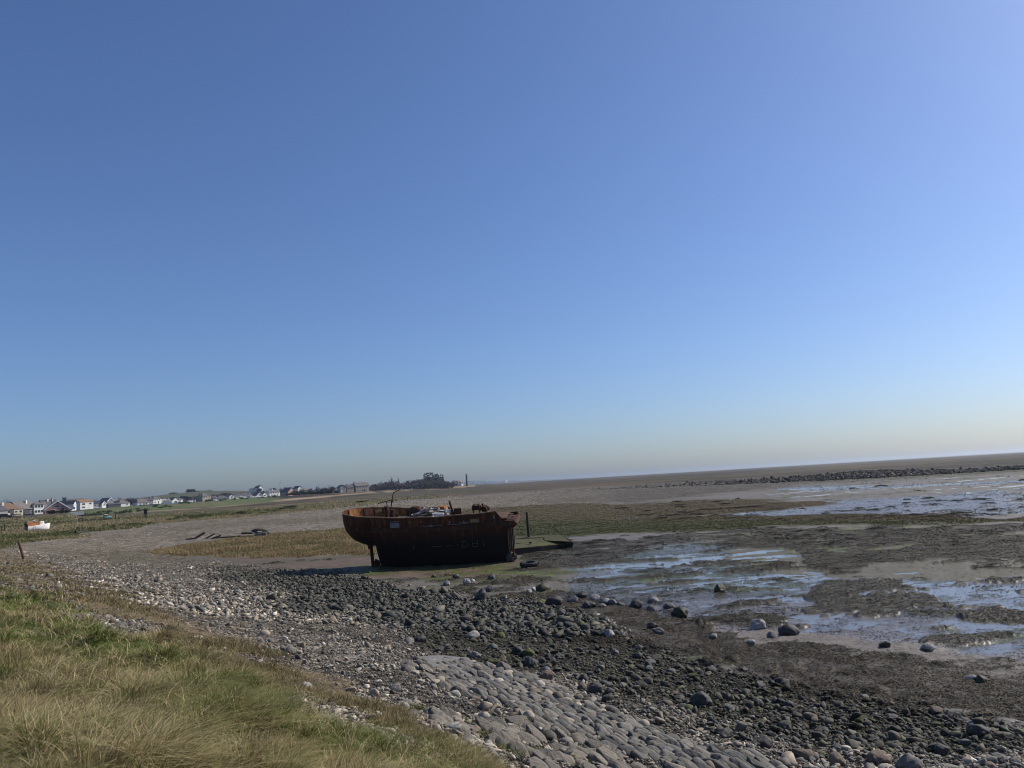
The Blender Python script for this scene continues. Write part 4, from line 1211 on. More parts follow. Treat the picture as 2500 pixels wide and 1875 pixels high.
# ------------------------------------------------------------------ the rusted ship, heeled over on the mud
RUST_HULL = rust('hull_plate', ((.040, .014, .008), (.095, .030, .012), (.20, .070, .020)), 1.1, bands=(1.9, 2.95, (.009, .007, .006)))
RUST_IN = rust('bulwark_inside', ((.16, .065, .025), (.30, .13, .04), (.42, .27, .12)), 1.3)
RUST_DARK = rust('old_iron', ((.035, .018, .012), (.07, .03, .016), (.12, .05, .022)), 2.0, bump=.006)
RUST_RAIL_LIT = rust('rail_bar', ((.12, .06, .035), (.20, .12, .08), (.30, .23, .17)), 2.0, streak=False)  # paler than the other iron: the rail's lit edge is in the colour
RUST_DECK = rust('deck_plate', ((.07, .035, .02), (.13, .07, .04), (.17, .12, .08)), 1.2, streak=False)
PALEWOOD = paint('bleached_wood', (.42, .39, .35), .85, .15, .3, 4.0, .004)
GREYWOOD = paint('grey_timber', (.17, .15, .125), .9, .1, .35, 5.0, .006)
DARKWOOD = paint('dark_timber', (.050, .042, .034), .85, .15, .35, 5.0, .006)

def wreck():
    L_ = 12.3
    zg = lambda x: float(np.interp(x, [0, 2, 4.5, 7, 10, 12.4], [4.15, 3.98, 3.80, 3.72, 3.76, 3.84]))
    zk = lambda x: float(np.interp(x, [0, .05, .3, .75, 1.3, 1.77, 2.2, 2.5, 2.66, 2.74, 2.78, 13], [3.35, 3.1, 2.55, 2.08, 1.80, 1.64, 1.62, 1.50, 1.2, .5, -.25, -.25]))
    def bm_(x):
        if x < 2.6: return 2.25 * math.sqrt(max(0, 1 - ((2.6 - x) / 2.6) ** 2.1))
        return float(np.interp(x, [2.6, 8, 10.5, 12.3], [2.25, 2.25, 2.05, 1.7]))
    hp = lambda x: float(np.interp(x, [0, 1.8, 2.6, 5, 9, 12.3], [3.0, 2.3, 1.8, 3.6, 3.8, 2.6]))
    hq = lambda x: float(np.interp(x, [0, 1.8, 2.7, 5, 9, 12.3], [1.7, 1.5, 1.2, 1.7, 1.8, 1.4]))
    def hb(x, d):
        t = min(max(d / (zg(x) - zk(x)), 0), 1)
        return bm_(x) * max(0, 1 - t ** hp(x)) ** (1 / hq(x))
    zs = lambda x, side: zg(x) - (.78 * float(sstep(7.7, 8.0, np.float64(x))) if side > 0 else 0) - (.55 * float(sstep(11.55, 12.0, np.float64(x))) if side < 0 else 0)
    root = thing('shipwreck', 'rusted iron ship lying heeled on the mudflat with stern overhang and heaped deck', 'shipwreck', (-12.50, 55.96, 0), math.atan2(-.076, .997))
    root.scale = (.958, 1, 1)
    root.rotation_euler = (math.radians(6.5), 0, math.atan2(-.076, .997))
    xs = [2.6 * (1 - math.cos(q)) for q in np.linspace(0, math.pi / 2, 14)] + [2.66, 2.70, 2.74, 2.78] + list(np.linspace(3.1, L_, 26))
    ts = np.linspace(0, 1, 17)
    mb = MB(); nt_ = len(ts)
    for side in (-1, 1):
        vs = []
        for x in xs:
            p = hp(x); q = hq(x)
            for t in ts:
                y = bm_(x) * max(0, 1 - t ** p) ** (1 / q)
                y = max(y, .07 if x > 1.6 else 0.0)
                wob = .02 * math.sin(x * 4.1 + t * 3) * min(1, y)
                vs.append((x, side * (y + wob), min(zs(x, side), zg(x) - (zg(x) - zk(x)) * t)))
        fs = []
        for i in range(len(xs) - 1):
            for k in range(nt_ - 1):
                fs.append((i * nt_ + k, (i + 1) * nt_ + k, (i + 1) * nt_ + k + 1, i * nt_ + k + 1))
        mb.add(vs, fs)
    o = len(mb.v)
    # broken off forward end: bulkhead
    p, q = 2.6, 1.4
    ring = [(L_ - .01, bm_(L_) * max(0, 1 - t ** p) ** (1 / q), zg(L_) - 1.0 - (zg(L_) - 1.0 - zk(L_)) * t) for t in ts]
    ring = ring + [(x, -y, z) for x, y, z in ring[::-1]]
    mb.add(ring, [tuple(range(len(ring)))])
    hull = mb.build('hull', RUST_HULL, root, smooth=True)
    # inside of the bulwark, and the rail bar round the top
    for side in (-1, 1):
        vs, fs = [], []
        sx = [x for x in xs if .12 < x < (11.35 if side < 0 else 7.75)]
        for x in sx:
            y = max(bm_(x) - .05, .02); yb = max(hb(x, .7) - .07, .01); ox = .05 if x < 1 else 0
            vs += [(x + ox, side * y, zg(x) - .01), (x + ox, side * yb, zg(x) - (.7 if x > .8 else .55))]
        for i in range(len(sx) - 1): fs.append((2 * i, 2 * i + 1, 2 * i + 3, 2 * i + 2))
        MB().add(vs, fs).build('bulwark', RUST_IN, root)
        rail = MB()
        vs, fs = [], []
        sx = [x for x in xs if x < (11.8 if side < 0 else 7.75)]
        for x in sx:
            y = bm_(x); w = .07
            sag = .03 * math.sin(x * 2.3) * (x > 3)
            for dy, dz in ((-w, -.035), (w * .6, -.035), (w * .6, .03), (-w, .03)):
                vs.append((x - (.04 if x < .2 else 0), side * max(y + dy, 0), zg(x) + dz + sag * .3))
        n = len(sx)
        for i in range(n - 1):
            for k in range(4):
                fs.append((4 * i + k, 4 * i + (k + 1) % 4, 4 * i + 4 + (k + 1) % 4, 4 * i + 4 + k))
        fs += [(3, 2, 1, 0), (4 * n - 4, 4 * n - 3, 4 * n - 2, 4 * n - 1)]
        rail.add(vs, fs).build('rail', RUST_RAIL_LIT, root)
        # rubbing strake
        vs, fs = [], []
        sx = [x for x in xs if 2.4 < x] + [12.85]
        for x in sx:
            xx = min(x, L_); t = .30
            y = bm_(xx) * (1 - .3 ** 3.6) ** .6 + .02
            for dy, dz in ((-.06, -1.05), (.075, -1.02), (.085, -.72), (-.06, -.66)):
                vs.append((x, side * (y + dy * min(1, (x - 2.3) * 2)), zg(xx) + dz))
        n = len(sx)
        for i in range(n - 1):
            for k in range(4):
                fs.append((4 * i + k, 4 * i + (k + 1) % 4, 4 * i + 4 + (k + 1) % 4, 4 * i + 4 + k))
        fs += [(3, 2, 1, 0), (4 * n - 4, 4 * n - 3, 4 * n - 2, 4 * n - 1)]
        MB().add(vs, fs).build('strake', RUST_DARK, root)
    # frames standing inside the far bulwark and the near one
    for k, x in enumerate((1.05, 1.75, 2.4, 3.05, 4.9, 5.9, 6.8, 7.6)):
        b_ = MB(); y = bm_(x) - .10
        b_.box((x, y, zg(x) - .42), (.06, .12, .76)); b_.build('frame', RUST_DARK, root)
    # deck
    vs, fs = [], []
    sx = [x for x in xs if .35 < x]
    for x in sx:
        for s in (-1, -.5, 0, .5, 1):
            vs.append((x, s * max(hb(x, .64) - .06, .01), zg(x) - .62 + .07 * (1 - s * s)))
    for i in range(len(sx) - 1):
        for k in range(4): fs.append((5 * i + k, 5 * i + k + 1, 5 * i + 6 + k, 5 * i + 5 + k))
    MB().add(vs, fs).build('deck', RUST_DECK, root)
    # forward overhang where the bulwark has gone
    d = MB()
    d.prism([(11.45, 3.0), (12.95, 2.98), (13.05, 2.84), (12.75, 2.62), (11.45, 2.62)], 3.3, 'y', -1.65)
    d.build('broken_foredeck', RUST_DARK, root, bevel=.03)
    b_ = MB()
    for k in range(26):
        b_.box((RNG.uniform(11.6, 12.6), RNG.uniform(-1.5, .6), 3.04 + RNG.uniform(0, .28) * (k % 3 != 0)), (RNG.uniform(.1, .5), RNG.uniform(.1, .4), RNG.uniform(.02, .09)), RNG.uniform(0, 3), RNG.uniform(-.3, .3), RNG.uniform(-.3, .3))
    b_.build('torn_plating', rust('torn_plate', ((.10, .06, .04), (.19, .12, .08), (.30, .22, .16)), 2.5, streak=False), root)
    # stern: rudder post, heel and broken rudder
    MB().tube([(1.9, 0, 1.72), (1.95, 0, .6), (1.98, 0, -.25)], .12, 10).box((1.86, 0, 1.52), (.34, .18, .26)).build('rudder_post', RUST_DARK, root)
    MB().box((2.35, 0, .02), (.95, .16, .34)).box((2.3, 0, .36), (.5, .09, .42), 0, 0, .5).build('heel_bar', RUST_DARK, root, bevel=.02)
    # posts at the broken end
    for x, y, w in ((12.36, -1.15, .07), (12.45, -.85, .13), (12.40, 1.1, .10)):
        MB().box((x, y, 1.25), (w, w, 2.8)).build('stem_post', RUST_DARK, root)
    # flat plates where the freeing ports are, and scupper bars on the side shown
    side_y = lambda x, t: -(bm_(x) * (1 - t ** 3.6) ** .58)
    pale = paint('faded_plate', (.20, .185, .17), .8, .2, .35, 5.0, .004)
    tanp = paint('tan_plate', (.26, .16, .09), .8, .2, .35, 5.0, .004)
    MB().box((4.37, side_y(4.37, .2) - .035, zg(4.37) - .50), (.66, .02, .34)).build('port_plate', pale, root)
    MB().box((4.37, side_y(4.37, .2) - .035, zg(4.37) - .26), (.62, .02, .05)).build('port_plate', pale, root)
    MB().box((10.05, side_y(10.05, .2) - .03, zg(10.05) - .46), (.66, .02, .25)).build('port_plate', tanp, root)
    for x0, x1, dz in ((6.2, 7.75, -.60), (8.15, 9.6, -.60), (8.95, 9.65, -.53)):
        pts = [(x, side_y(x, .2) - .05, zg(x) + dz + .05 * ((x - (x0 + x1) / 2) / (x1 - x0)) ** 2 * 2) for x in np.linspace(x0, x1, 6)]
        MB().tube(pts, .018, 6).build('scupper_bar', pale, root)
    for x, dz, dx, dh in ((7.0, -.57, .22, .10), (6.85, -.58, .1, .07), (5.45, -.33, .14, .05), (6.25, -.30, .16, .045), (8.3, -.42, .1, .16), (9.3, -.45, .09, .12), (11.42, -.38, .12, .22)):
        MB().box((x, side_y(x, .17) - .035, zg(x) + dz), (dx, .02, dh)).build('flaked_patch', pale, root)
    # plate seams down the side
    for x in (3.5, 5.1, 7.95, 9.4, 10.75):
        ys = [(x, -(bm_(x) * max(0, 1 - t ** 3.6) ** .58) - .012, zg(x) - (zg(x) + .25) * t) for t in np.linspace(.03, .27, 4)]
        MB().tube(ys, .014, 5).build('plate_seam', RUST_DARK, root)
    # raised letters welded low on the side
    lt = MB(); zc = 1.72
    def stroke(x0, z0, x1, z1):
        f = lambda x, z: (x, -(bm_(x) * max(0, 1 - ((zg(x) - z) / (zg(x) - zk(x))) ** 3.75) ** (1 / 1.76)) - .02, z)
        lt.tube([f(x0 + (x1 - x0) * k, z0 + (z1 - z0) * k) for k in (0, .5, 1)], .013, 5)
    for a_, b2, c_, d_ in ((8.6, 1.72, 8.85, 1.72), (9.08, 1.5, 9.08, 1.98), (9.08, 1.98, 9.4, 1.9), (9.4, 1.9, 9.5, 1.72), (9.5, 1.72, 9.36, 1.55), (9.36, 1.55, 9.08, 1.5),
                          (9.78, 1.96, 9.78, 1.52), (9.78, 1.54, 10.16, 1.54), (10.16, 1.54, 10.16, 1.96), (9.8, 1.76, 10.14, 1.76), (10.55, 1.5, 10.55, 1.98), (6.9, 1.7, 7.6, 1.7), (5.6, 1.6, 5.6, 1.9), (7.9, 1.72, 8.3, 1.7)):
        stroke(a_, b2, c_, d_)
    lt.build('lettering', paint('weld_bead', (.13, .10, .085), .7, .3), root)
    # gear standing up above the rail
    MB().tube([(3.42, .3, 3.3), (3.5, .3, 4.1), (3.72, .3, 5.05), (3.78, .3, 5.22), (4.25, .3, 5.40)], [.045, .04, .035, .035, .025], 8).box((3.64, .3, 4.62), (.16, .12, .12)).build('bent_davit', RUST_DARK, root)
    MB().tube([(3.45, .1, 3.3), (3.33, .1, 4.0), (3.25, .1, 4.68)], .04, 8).build('leaning_stay', GREYWOOD, root)
    MB().tube([(2.55, .1, 4.50), (3.05, .1, 4.63), (3.55, .1, 4.72)], [.02, .035, .03], 6).build('broken_spar', DARKWOOD, root)
    for x, y, h, w in ((3.12, .5, .98, .13), (3.62, .2, .82, .15), (4.62, .9, .75, .09)):
        MB().lathe([(w, 0), (w, h * .85), (w * 1.25, h * .87), (w * 1.25, h), (0, h)], 10, (x, y, zg(x) - .62)).build('bollard', RUST_DARK, root)
    MB().tube([(8.25, .2, 3.1), (8.08, .2, 3.9), (7.95, .2, 4.42)], [.09, .085, .07], 6).build('leaning_post', RUST_DARK, root)
    MB().box((8.5, .3, 3.62), (.55, .4, .5), .2).build('hatch_box', RUST_DARK, root, bevel=.02)
    # boiler drum
    bo = MB(); n = 14
    bo.tube([(4.85, .9, 3.68), (4.95, .9, 3.68), (5.55, .8, 3.72), (5.65, .8, 3.72)], [.30, .40, .40, .28], n)
    bo.build('boiler_drum', RUST_DARK, root, smooth=True)
    MB().prism([(6.6, 3.55), (6.75, 3.85), (7.1, 4.02), (7.45, 3.98), (7.62, 3.72), (7.5, 3.7), (7.3, 3.88), (7.0, 3.9), (6.8, 3.74)], .9, 'y', .5).build('curled_sheet', RUST_IN, root)
    # winch near the forward end
    w_ = MB()
    for x in (9.72, 10.15): w_.box((x, .2, 3.62), (.05, .5, .95))
    w_.box((9.93, .2, 4.06), (.5, .5, .05)); w_.tube([(9.6, .2, 3.8), (10.3, .2, 3.85)], .16, 10)
    w_.build('winch_frame', RUST_DARK, root)
    w_ = MB()
    for k in range(14): w_.box((10.42 + RNG.normal(0, .16), .2 + RNG.normal(0, .15), 3.62 + abs(RNG.normal(0, .20)) * (1 if k % 2 else .6)), (RNG.uniform(.08, .3), RNG.uniform(.08, .25), RNG.uniform(.08, .3)), RNG.uniform(0, 3), RNG.uniform(-.6, .6), RNG.uniform(-.6, .6))
    w_.build('winch_gear', RUST_DARK, root, bevel=.015)
    # panels between the far bulwark's frames, sunlit patches painted into their rust colours
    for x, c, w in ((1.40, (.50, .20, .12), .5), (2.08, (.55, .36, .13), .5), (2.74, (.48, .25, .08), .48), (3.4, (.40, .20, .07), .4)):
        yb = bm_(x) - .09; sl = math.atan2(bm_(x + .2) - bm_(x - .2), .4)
        MB().box((x, yb - .02, zg(x) - .30), (w, .025, .34), sl).build('sunlit_rust_panel', rust('panel_sunlit_rust_%d' % int(x * 100), (c, tuple(k * .6 for k in c), (.55, .42, .26)), 3.0), root)
    return root, zg

WRECK, WZG = wreck()
bpy.context.view_layer.update()
WM = WRECK.matrix_world.copy()

def on_wreck(ob, loc, rot=(0, 0, 0)):
    ob.matrix_world = WM @ Matrix.Translation(loc) @ (Matrix.Rotation(rot[2], 4, 'Z') @ Matrix.Rotation(rot[1], 4, 'Y') @ Matrix.Rotation(rot[0], 4, 'X'))
    return ob

def deck_debris():
    """loose timber, plates and wreckage heaped between the bulwarks"""
    white = paint('whitened_board', (.62, .60, .56), .8, .2, .2, 4.0)
    for lx, ly, lz, l, w, h, rz, ry, mat, lab in (
        (5.9, .1, 3.78, 1.7, .32, .04, .10, -.22, PALEWOOD, 'long bleached plank sloping up on the wreck beside the drum'),
        (6.9, .35, 3.83, 2.0, .22, .04, -.15, .16, PALEWOOD, 'longest pale plank lying across the heap on the wreck'),
        (6.25, .6, 3.86, 1.2, .55, .03, .2, .1, white, 'broad white sheet standing highest on the wreck heap'),
        (7.15, -.35, 3.60, .85, .30, .22, .05, .05, white, 'white box lid lying low by the near rail of the wreck'),
        (5.55, -.5, 3.52, 1.1, .18, .05, .35, -.1, PALEWOOD, 'short pale plank tucked behind the near rail of the wreck'),
        (7.75, .1, 3.72, .42, .3, .2, .7, .5, white, 'small white panel beside the leaning post on the wreck'),
        (6.5, -.2, 3.62, 2.2, .14, .05, -.05, -.08, GREYWOOD, 'narrow grey batten lying along the wreck heap'),
        (7.4, .6, 3.80, 1.4, .20, .05, .3, .2, GREYWOOD, 'grey plank tilted under the curled sheet on the wreck'),
        (4.5, .2, 3.50, .9, .5, .05, .2, .1, GREYWOOD, 'grey board flat on the wreck deck before the drum')):
        b_ = MB().box((0, 0, 0), (l, w, h))
        o = b_.build('scrap_board', mat, bevel=.008); tag(o, lab, 'board', 'scrap boards heaped on the wreck')
        on_wreck(o, (lx, ly, lz), (RNG.uniform(-.25, .25), ry, rz))
    hp = MB()
    for k in range(130):
        x = RNG.uniform(4.0, 8.3); y = RNG.normal(.2, .7); hh = .95 * math.exp(-((x - 6.5) / 1.5) ** 2) * math.exp(-(y / 1.1) ** 2)
        hp.box((x, y, 3.15 + RNG.random() * hh), (RNG.uniform(.15, .9), RNG.uniform(.06, .3), RNG.uniform(.03, .16)), RNG.uniform(-.8, .8), RNG.uniform(-.5, .5), RNG.uniform(-.4, .4))
    o = hp.build('rubble_heap', rust('deck_rubble', ((.15, .11, .09), (.36, .33, .30), (.58, .55, .52)), 3.0, streak=False)); o['kind'] = 'stuff'
    o.matrix_world = WM
    o = MB().tube([(0, 0, 0), (.01, 0, .55), (-.02, 0, 1.15)], .022, 6).build('white_stake', white); tag(o, 'thin white stake sticking up from the wreck heap', 'stake')
    on_wreck(o, (7.55, .8, 3.35))
deck_debris()

# ------------------------------------------------------------------ sunken lighter beside the wreck, and what lies round about
def lighter():
    A = Vector((*at_z(1252, 1341, .50), .50)); B = Vector((*at_z(1380, 1329, .42), .42)); T = Vector((*at_z(1399, 1324, .60), .60))
    C = Vector((*at_z(1372, 1307, 1.0), 1.0)); D = Vector((*at_z(1255, 1311, 1.0), 1.0))
    o0 = (A + B + C + D) / 4; o0.z = 0
    root = thing('sunken_lighter', 'low flat sunken lighter with green algae over its deck', 'boat', o0)
    loc = lambda p: p - o0
    ring = [A, (A + B) / 2 + Vector((0, -.12, 0)), B, T, C, (C + D) / 2, D]
    n = len(ring)
    vs = [loc(p) for p in ring] + [Vector((loc(p).x * .96, loc(p).y * .96, -.15)) for p in ring]
    MB().add(vs, [tuple(range(n)), tuple(range(2 * n - 1, n - 1, -1))] + [(i, i + n, (i + 1) % n + n, (i + 1) % n) for i in range(n)]).build('hull', paint('tarred_side', (.022, .020, .017), .7, .3, .4, 3.0, .01), root)
    gm, nt, b = new_mat('algae_deck', .85)
    tc = node(nt, 'ShaderNodeTexCoord'); no = node(nt, 'ShaderNodeTexNoise', i_Scale=1.6, i_Detail=8.0, i_Roughness=.7); nt.links.new(tc.outputs['Object'], no.inputs['Vector'])
    rp = node(nt, 'ShaderNodeValToRGB'); rp.color_ramp.elements[0].position = .35; rp.color_ramp.elements[0].color = (.052, .044, .026, 1); rp.color_ramp.elements[1].position = .6; rp.color_ramp.elements[1].color = (.075, .080, .022, 1)
    nt.links.new(no.outputs['Fac'], rp.inputs[0]); nt.links.new(rp.outputs[0], b.inputs['Base Color'])
    bp = node(nt, 'ShaderNodeBump', i_Distance=.05, i_Strength=.6); nt.links.new(no.outputs['Fac'], bp.inputs['Height']); nt.links.new(bp.outputs[0], b.inputs['Normal'])
    ins = lambda p, k=.94: Vector((loc(p).x * k, loc(p).y * k, loc(p).z + .06))
    r2 = [ins(p) for p in ring]
    mid = sum(r2, Vector()) / n
    vs = r2 + [p - Vector((0, 0, .05)) for p in r2] + [mid + Vector((0, 0, .03))]
    MB().add(vs, [(i, (i + 1) % n, 2 * n) for i in range(n)] + [tuple(range(2 * n - 1, n - 1, -1))] + [(i, i + n, (i + 1) % n + n, (i + 1) % n) for i in range(n)]).build('deck', gm, root)
    # deck seams and a raised coaming
    for k0, k1 in ((.34, .30), (.74, .72)):
        a = ins(A).lerp(ins(D), k0) + Vector((0, 0, .02)); c = ins(B).lerp(ins(C), k1) + Vector((0, 0, .02))
        MB().tube([a.lerp(c, .02), a.lerp(c, .5) + Vector((0, 0, .015)), a.lerp(c, .94)], .025, 5).build('coaming', DARKWOOD, root)
    for p, q in ((A, B), (B, T), (T, C), (C, D)):
        MB().tube([loc(p) + Vector((0, 0, .03)), (loc(p) + loc(q)) / 2 + Vector((0, 0, .05)), loc(q) + Vector((0, 0, .03))], .035, 5).build('gunwale', GREYWOOD if p is not A else gm, root)
    MB().box(ins(A).lerp(ins(C), .33) + Vector((0, 0, .06)), (.16, .12, .12), .4).build('cleat', DARKWOOD, root)
    MB().box(ins(A).lerp(ins(C), .62) + Vector((0, 0, .05)), (.1, .1, .12), .2).build('cleat', DARKWOOD, root)
    # tall mooring post by it
    p = Vector((*at_z(1292, 1317, .80), .0))
    o = MB().tube([(0, 0, -.2), (-.03, 0, 1.6), (-.07, 0, 2.98)], [.115, .11, .10], 10).build('mooring_post', DARKWOOD)
    o.location = p; tag(o, 'tall dark mooring post standing through the algae covered lighter', 'post')
lighter()

def tyre():
    p = on_ground(1293, 1388)
    root = thing('tractor_tyre', 'big black tyre lying flat on the mud before the lighter', 'tyre', (p.x, p.y, float(surf_z(p.x, p.y)[0]) + .02))
    root.rotation_euler = (math.radians(5), math.radians(-2), .3)
    prof = [(.30, .03), (.36, 0), (.50, .0), (.57, .05), (.59, .13), (.57, .22), (.50, .27), (.36, .27), (.30, .24), (.33, .14), (.30, .03)]
    MB().lathe(prof, 36).build('casing', paint('old_rubber', (.022, .022, .023), .75, .3, .3, 8.0), root, smooth=True)
    t = MB()
    for k in range(30):
        q = 2 * math.pi * k / 30
        t.box((.585 * math.cos(q), .585 * math.sin(q), .09 + .09 * (k % 2)), (.05, .05, .13), q, .5 * (1 if k % 2 else -1))
    t.build('tread', paint('old_rubber', (.022, .022, .023)), root)
tyre()

def engine_lump():
    p = on_ground(1246, 1374)
    root = thing('engine_block', 'corroded engine casting dumped on mud by the wreck end', 'engine', (p.x, p.y, float(surf_z(p.x, p.y)[0]) - .02), .3)
    m = rust('corroded_casting', ((.05, .045, .04), (.10, .09, .08), (.17, .15, .13)), 4.0, streak=False)
    MB().box((0, 0, .28), (.5, .42, .5), .2, .1, .1).box((.02, -.1, .55), (.26, .26, .24), .5, .2).build('crankcase', m, root, bevel=.04)
    MB().tube([(.08, -.22, .18), (.09, -.36, .16)], .13, 14).tube([(.3, 0, .3), (.48, -.05, .32)], .17, 14).build('bell_housing', m, root)
    b_ = MB()
    for k in range(7): b_.box((RNG.uniform(-.4, .45), RNG.uniform(-.2, .2), RNG.uniform(.08, .5)), (RNG.uniform(.12, .3), RNG.uniform(.1, .25), RNG.uniform(.1, .28)), RNG.uniform(0, 3), RNG.uniform(-.4, .4))
    b_.build('manifold', RUST_DARK, root, bevel=.02)
engine_lump()
# ------------------------------------------------------------------ houses round the head of the bay
WHITE = paint('white_render', (.74, .72, .67), .85, .2, .08, .4)
CREAM = paint('cream_render', (.66, .60, .44), .85, .2, .08, .4)
GREYR = paint('grey_render', (.30, .29, .28), .85, .2, .12, .4)
DARKR = paint('slate_hung_wall', (.070, .070, .078), .8, .25, .15, .5)
PINK = paint('pink_brick', (.42, .235, .20), .85, .15, .12, .6)
STONEW = paint('stone_wall', (.36, .31, .24), .9, .15, .2, .6)
TAN = paint('tan_brick', (.46, .33, .23), .9, .15, .12, .6)
SLATE = paint('slate_roof', (.085, .082, .086), .7, .3, .22, .8)
GREYROOF = paint('grey_tiles', (.155, .14, .13), .85, .2, .2, .8)
BROWNROOF = paint('brown_tiles', (.19, .125, .085), .85, .2, .22, .8)
RUSTROOF = paint('orange_brown_tiles', (.27, .15, .075), .85, .2, .2, .8)
BLUEROOF = paint('blue_black_slates', (.045, .048, .062), .6, .3, .2, .8)
TRIM = paint('white_trim', (.75, .74, .71), .6, .3, .06, .5)
GLASS = paint('window_glass', (.045, .050, .058), .15, .5, .2, .3)

def house(label, u, v, D, W, dp, hw, hr, wall, roof, A=125, ridge='x', hip=0.0, wins=(), chim=(), name='house', cat='house', door=None, trim=False, dorm=None, flat=False):
    """front is W long and faces azimuth A; u, v is the middle of the foot of the front"""
    k = 1.36 if u < 130 else 1.0 if (u > 830 or D > 900) else 1.12 if 690 < u < 830 or 490 < u < 520 else 1.32 if u != 140 else 1.1
    D *= k; W *= k; dp *= k; wins = [(a_ * k, b_, c_ * k, d_) for a_, b_, c_, d_ in wins]
    A = A - 14
    p = at_d(u, v, D)
    gz = ground_z(p.x, p.y)
    rz = math.pi - math.radians(A)
    root = thing(name, label, cat, (p.x, p.y, p.z), rz)
    drop = max(0, p.z - gz) + 1.2
    hw0 = -drop
    MB().box((0, dp / 2, (hw + hw0) / 2), (W, dp, hw - hw0)).build('wall', wall, root)
    ov, th = .35, .16
    if flat:
        MB().box((0, dp / 2, hw + .12), (W + .3, dp + .3, .22)).build('roof', roof, root)
    elif ridge == 'x':
        x0, x1 = -W / 2 - ov, W / 2 + ov
        a = hip * min(dp, W) / 2
        zr = hw + hr; ze = hw - .12
        vs = [(x0, -ov, ze), (x1, -ov, ze), (x1, dp + ov, ze), (x0, dp + ov, ze), (x0 + a + (ov if hip else 0), dp / 2, zr), (x1 - a - (ov if hip else 0), dp / 2, zr)]
        vs += [(x, y, z + th) for x, y, z in vs]
        fs = [(0, 1, 5, 4), (2, 3, 4, 5), (3, 0, 4), (1, 2, 5)]
        top = [tuple(i + 6 for i in f) for f in fs]
        if not hip:
            top = top[:2]; und = fs[:2]
            edge = [(0, 6, 10, 4), (4, 10, 9, 3), (1, 5, 11, 7), (5, 2, 8, 11), (0, 1, 7, 6), (2, 3, 9, 8)]
            MB().add(vs, top + [f[::-1] for f in und] + edge).build('roof', roof, root)
            MB().add([(-W / 2, 0, hw), (-W / 2, dp, hw), (-W / 2, dp / 2, zr), (W / 2, 0, hw), (W / 2, dp, hw), (W / 2, dp / 2, zr)], [(0, 2, 1), (3, 4, 5), (0, 1, 4, 3), (1, 2, 5, 4), (2, 0, 3, 5)]).build('gable', wall, root)
        else:
            MB().add(vs, top + [(0, 1, 7, 6), (1, 2, 8, 7), (2, 3, 9, 8), (3, 0, 6, 9), (3, 2, 1, 0)]).build('roof', roof, root)
    else:
        y0, y1 = -ov, dp + ov; zr = hw + hr; ze = hw - .12
        vs = [(-W / 2 - ov, y0, ze), (0, y0, zr), (W / 2 + ov, y0, ze), (-W / 2 - ov, y1, ze), (0, y1, zr), (W / 2 + ov, y1, ze)]
        vs += [(x, y, z + th) for x, y, z in vs]
        MB().add(vs, [(6, 7, 10, 9), (7, 8, 11, 10), (0, 3, 4, 1), (1, 4, 5, 2), (0, 1, 7, 6), (1, 2, 8, 7), (3, 9, 10, 4), (4, 10, 11, 5), (0, 6, 9, 3), (2, 5, 11, 8)]).build('roof', roof, root)
        MB().add([(-W / 2, 0, hw), (W / 2, 0, hw), (0, 0, zr), (-W / 2, dp, hw), (W / 2, dp, hw), (0, dp, zr)], [(0, 1, 2), (3, 5, 4), (0, 3, 4, 1), (1, 4, 5, 2), (2, 5, 3, 0)]).build('gable', wall, root)
        if trim:
            for s in (-1, 1):
                a = Vector((s * (W / 2 + ov), -ov - .06, ze - .10)); c = Vector((0, -ov - .06, zr - .06))
                mid = (a + c) / 2; d = c - a
                MB().box(mid + Vector((0, 0, .06)), (d.length + .2, .10, .5), 0, 0, -math.atan2(d.z, d.x) if s < 0 else math.atan2(d.z, -d.x)).build('bargeboard', TRIM, root)
    for wx, wz, ww, wh in wins:
        f = MB().box((wx, -.03, wz), (ww + .24, .10, wh + .24)).build('window', TRIM, root)
        MB().box((wx, -.075, wz), (ww, .04, wh)).build('pane', GLASS, f)
    if door:
        MB().box((door[0], -.04, 1.0), (.95, .10, 2.0)).build('door', paint('door_' + door[1], dict(dark=(.06, .06, .07), red=(.3, .06, .05), white=(.7, .7, .68))[door[1]]), root)
    for cx, cy, ch, cm in chim:
        zt = hw + hr + ch
        c = MB().box((cx, cy, (hw + zt) / 2), (.8, .7, zt - hw)).build('chimney', cm, root)
        MB().lathe([(.13, 0), (.11, .45), (0, .45)], 8, (cx - .18, cy, zt)).build('chimney_pot', BROWNROOF, c)
    if dorm:
        dx, dw, dh, dm = dorm
        MB().box((dx, dp * .22, hw + dh / 2), (dw, dp * .4, dh)).build('dormer', dm, root)
        MB().box((dx, dp * .22 - .1, hw + dh + .08), (dw + .3, dp * .4 + .3, .16)).build('dormer_roof', roof, root)
        f = MB().box((dx, .02 * dp - .03, hw + dh * .55), (dw * .7, .10, dh * .5)).build('window', TRIM, root)
        MB().box((dx, .02 * dp - .08, hw + dh * .55), (dw * .62, .04, dh * .42)).build('pane', GLASS, f)
    return root

def row(n, W, z, w, h, off=0.0):
    return [((i - (n - 1) / 2) * W / n + off, z, w, h) for i in range(n)]

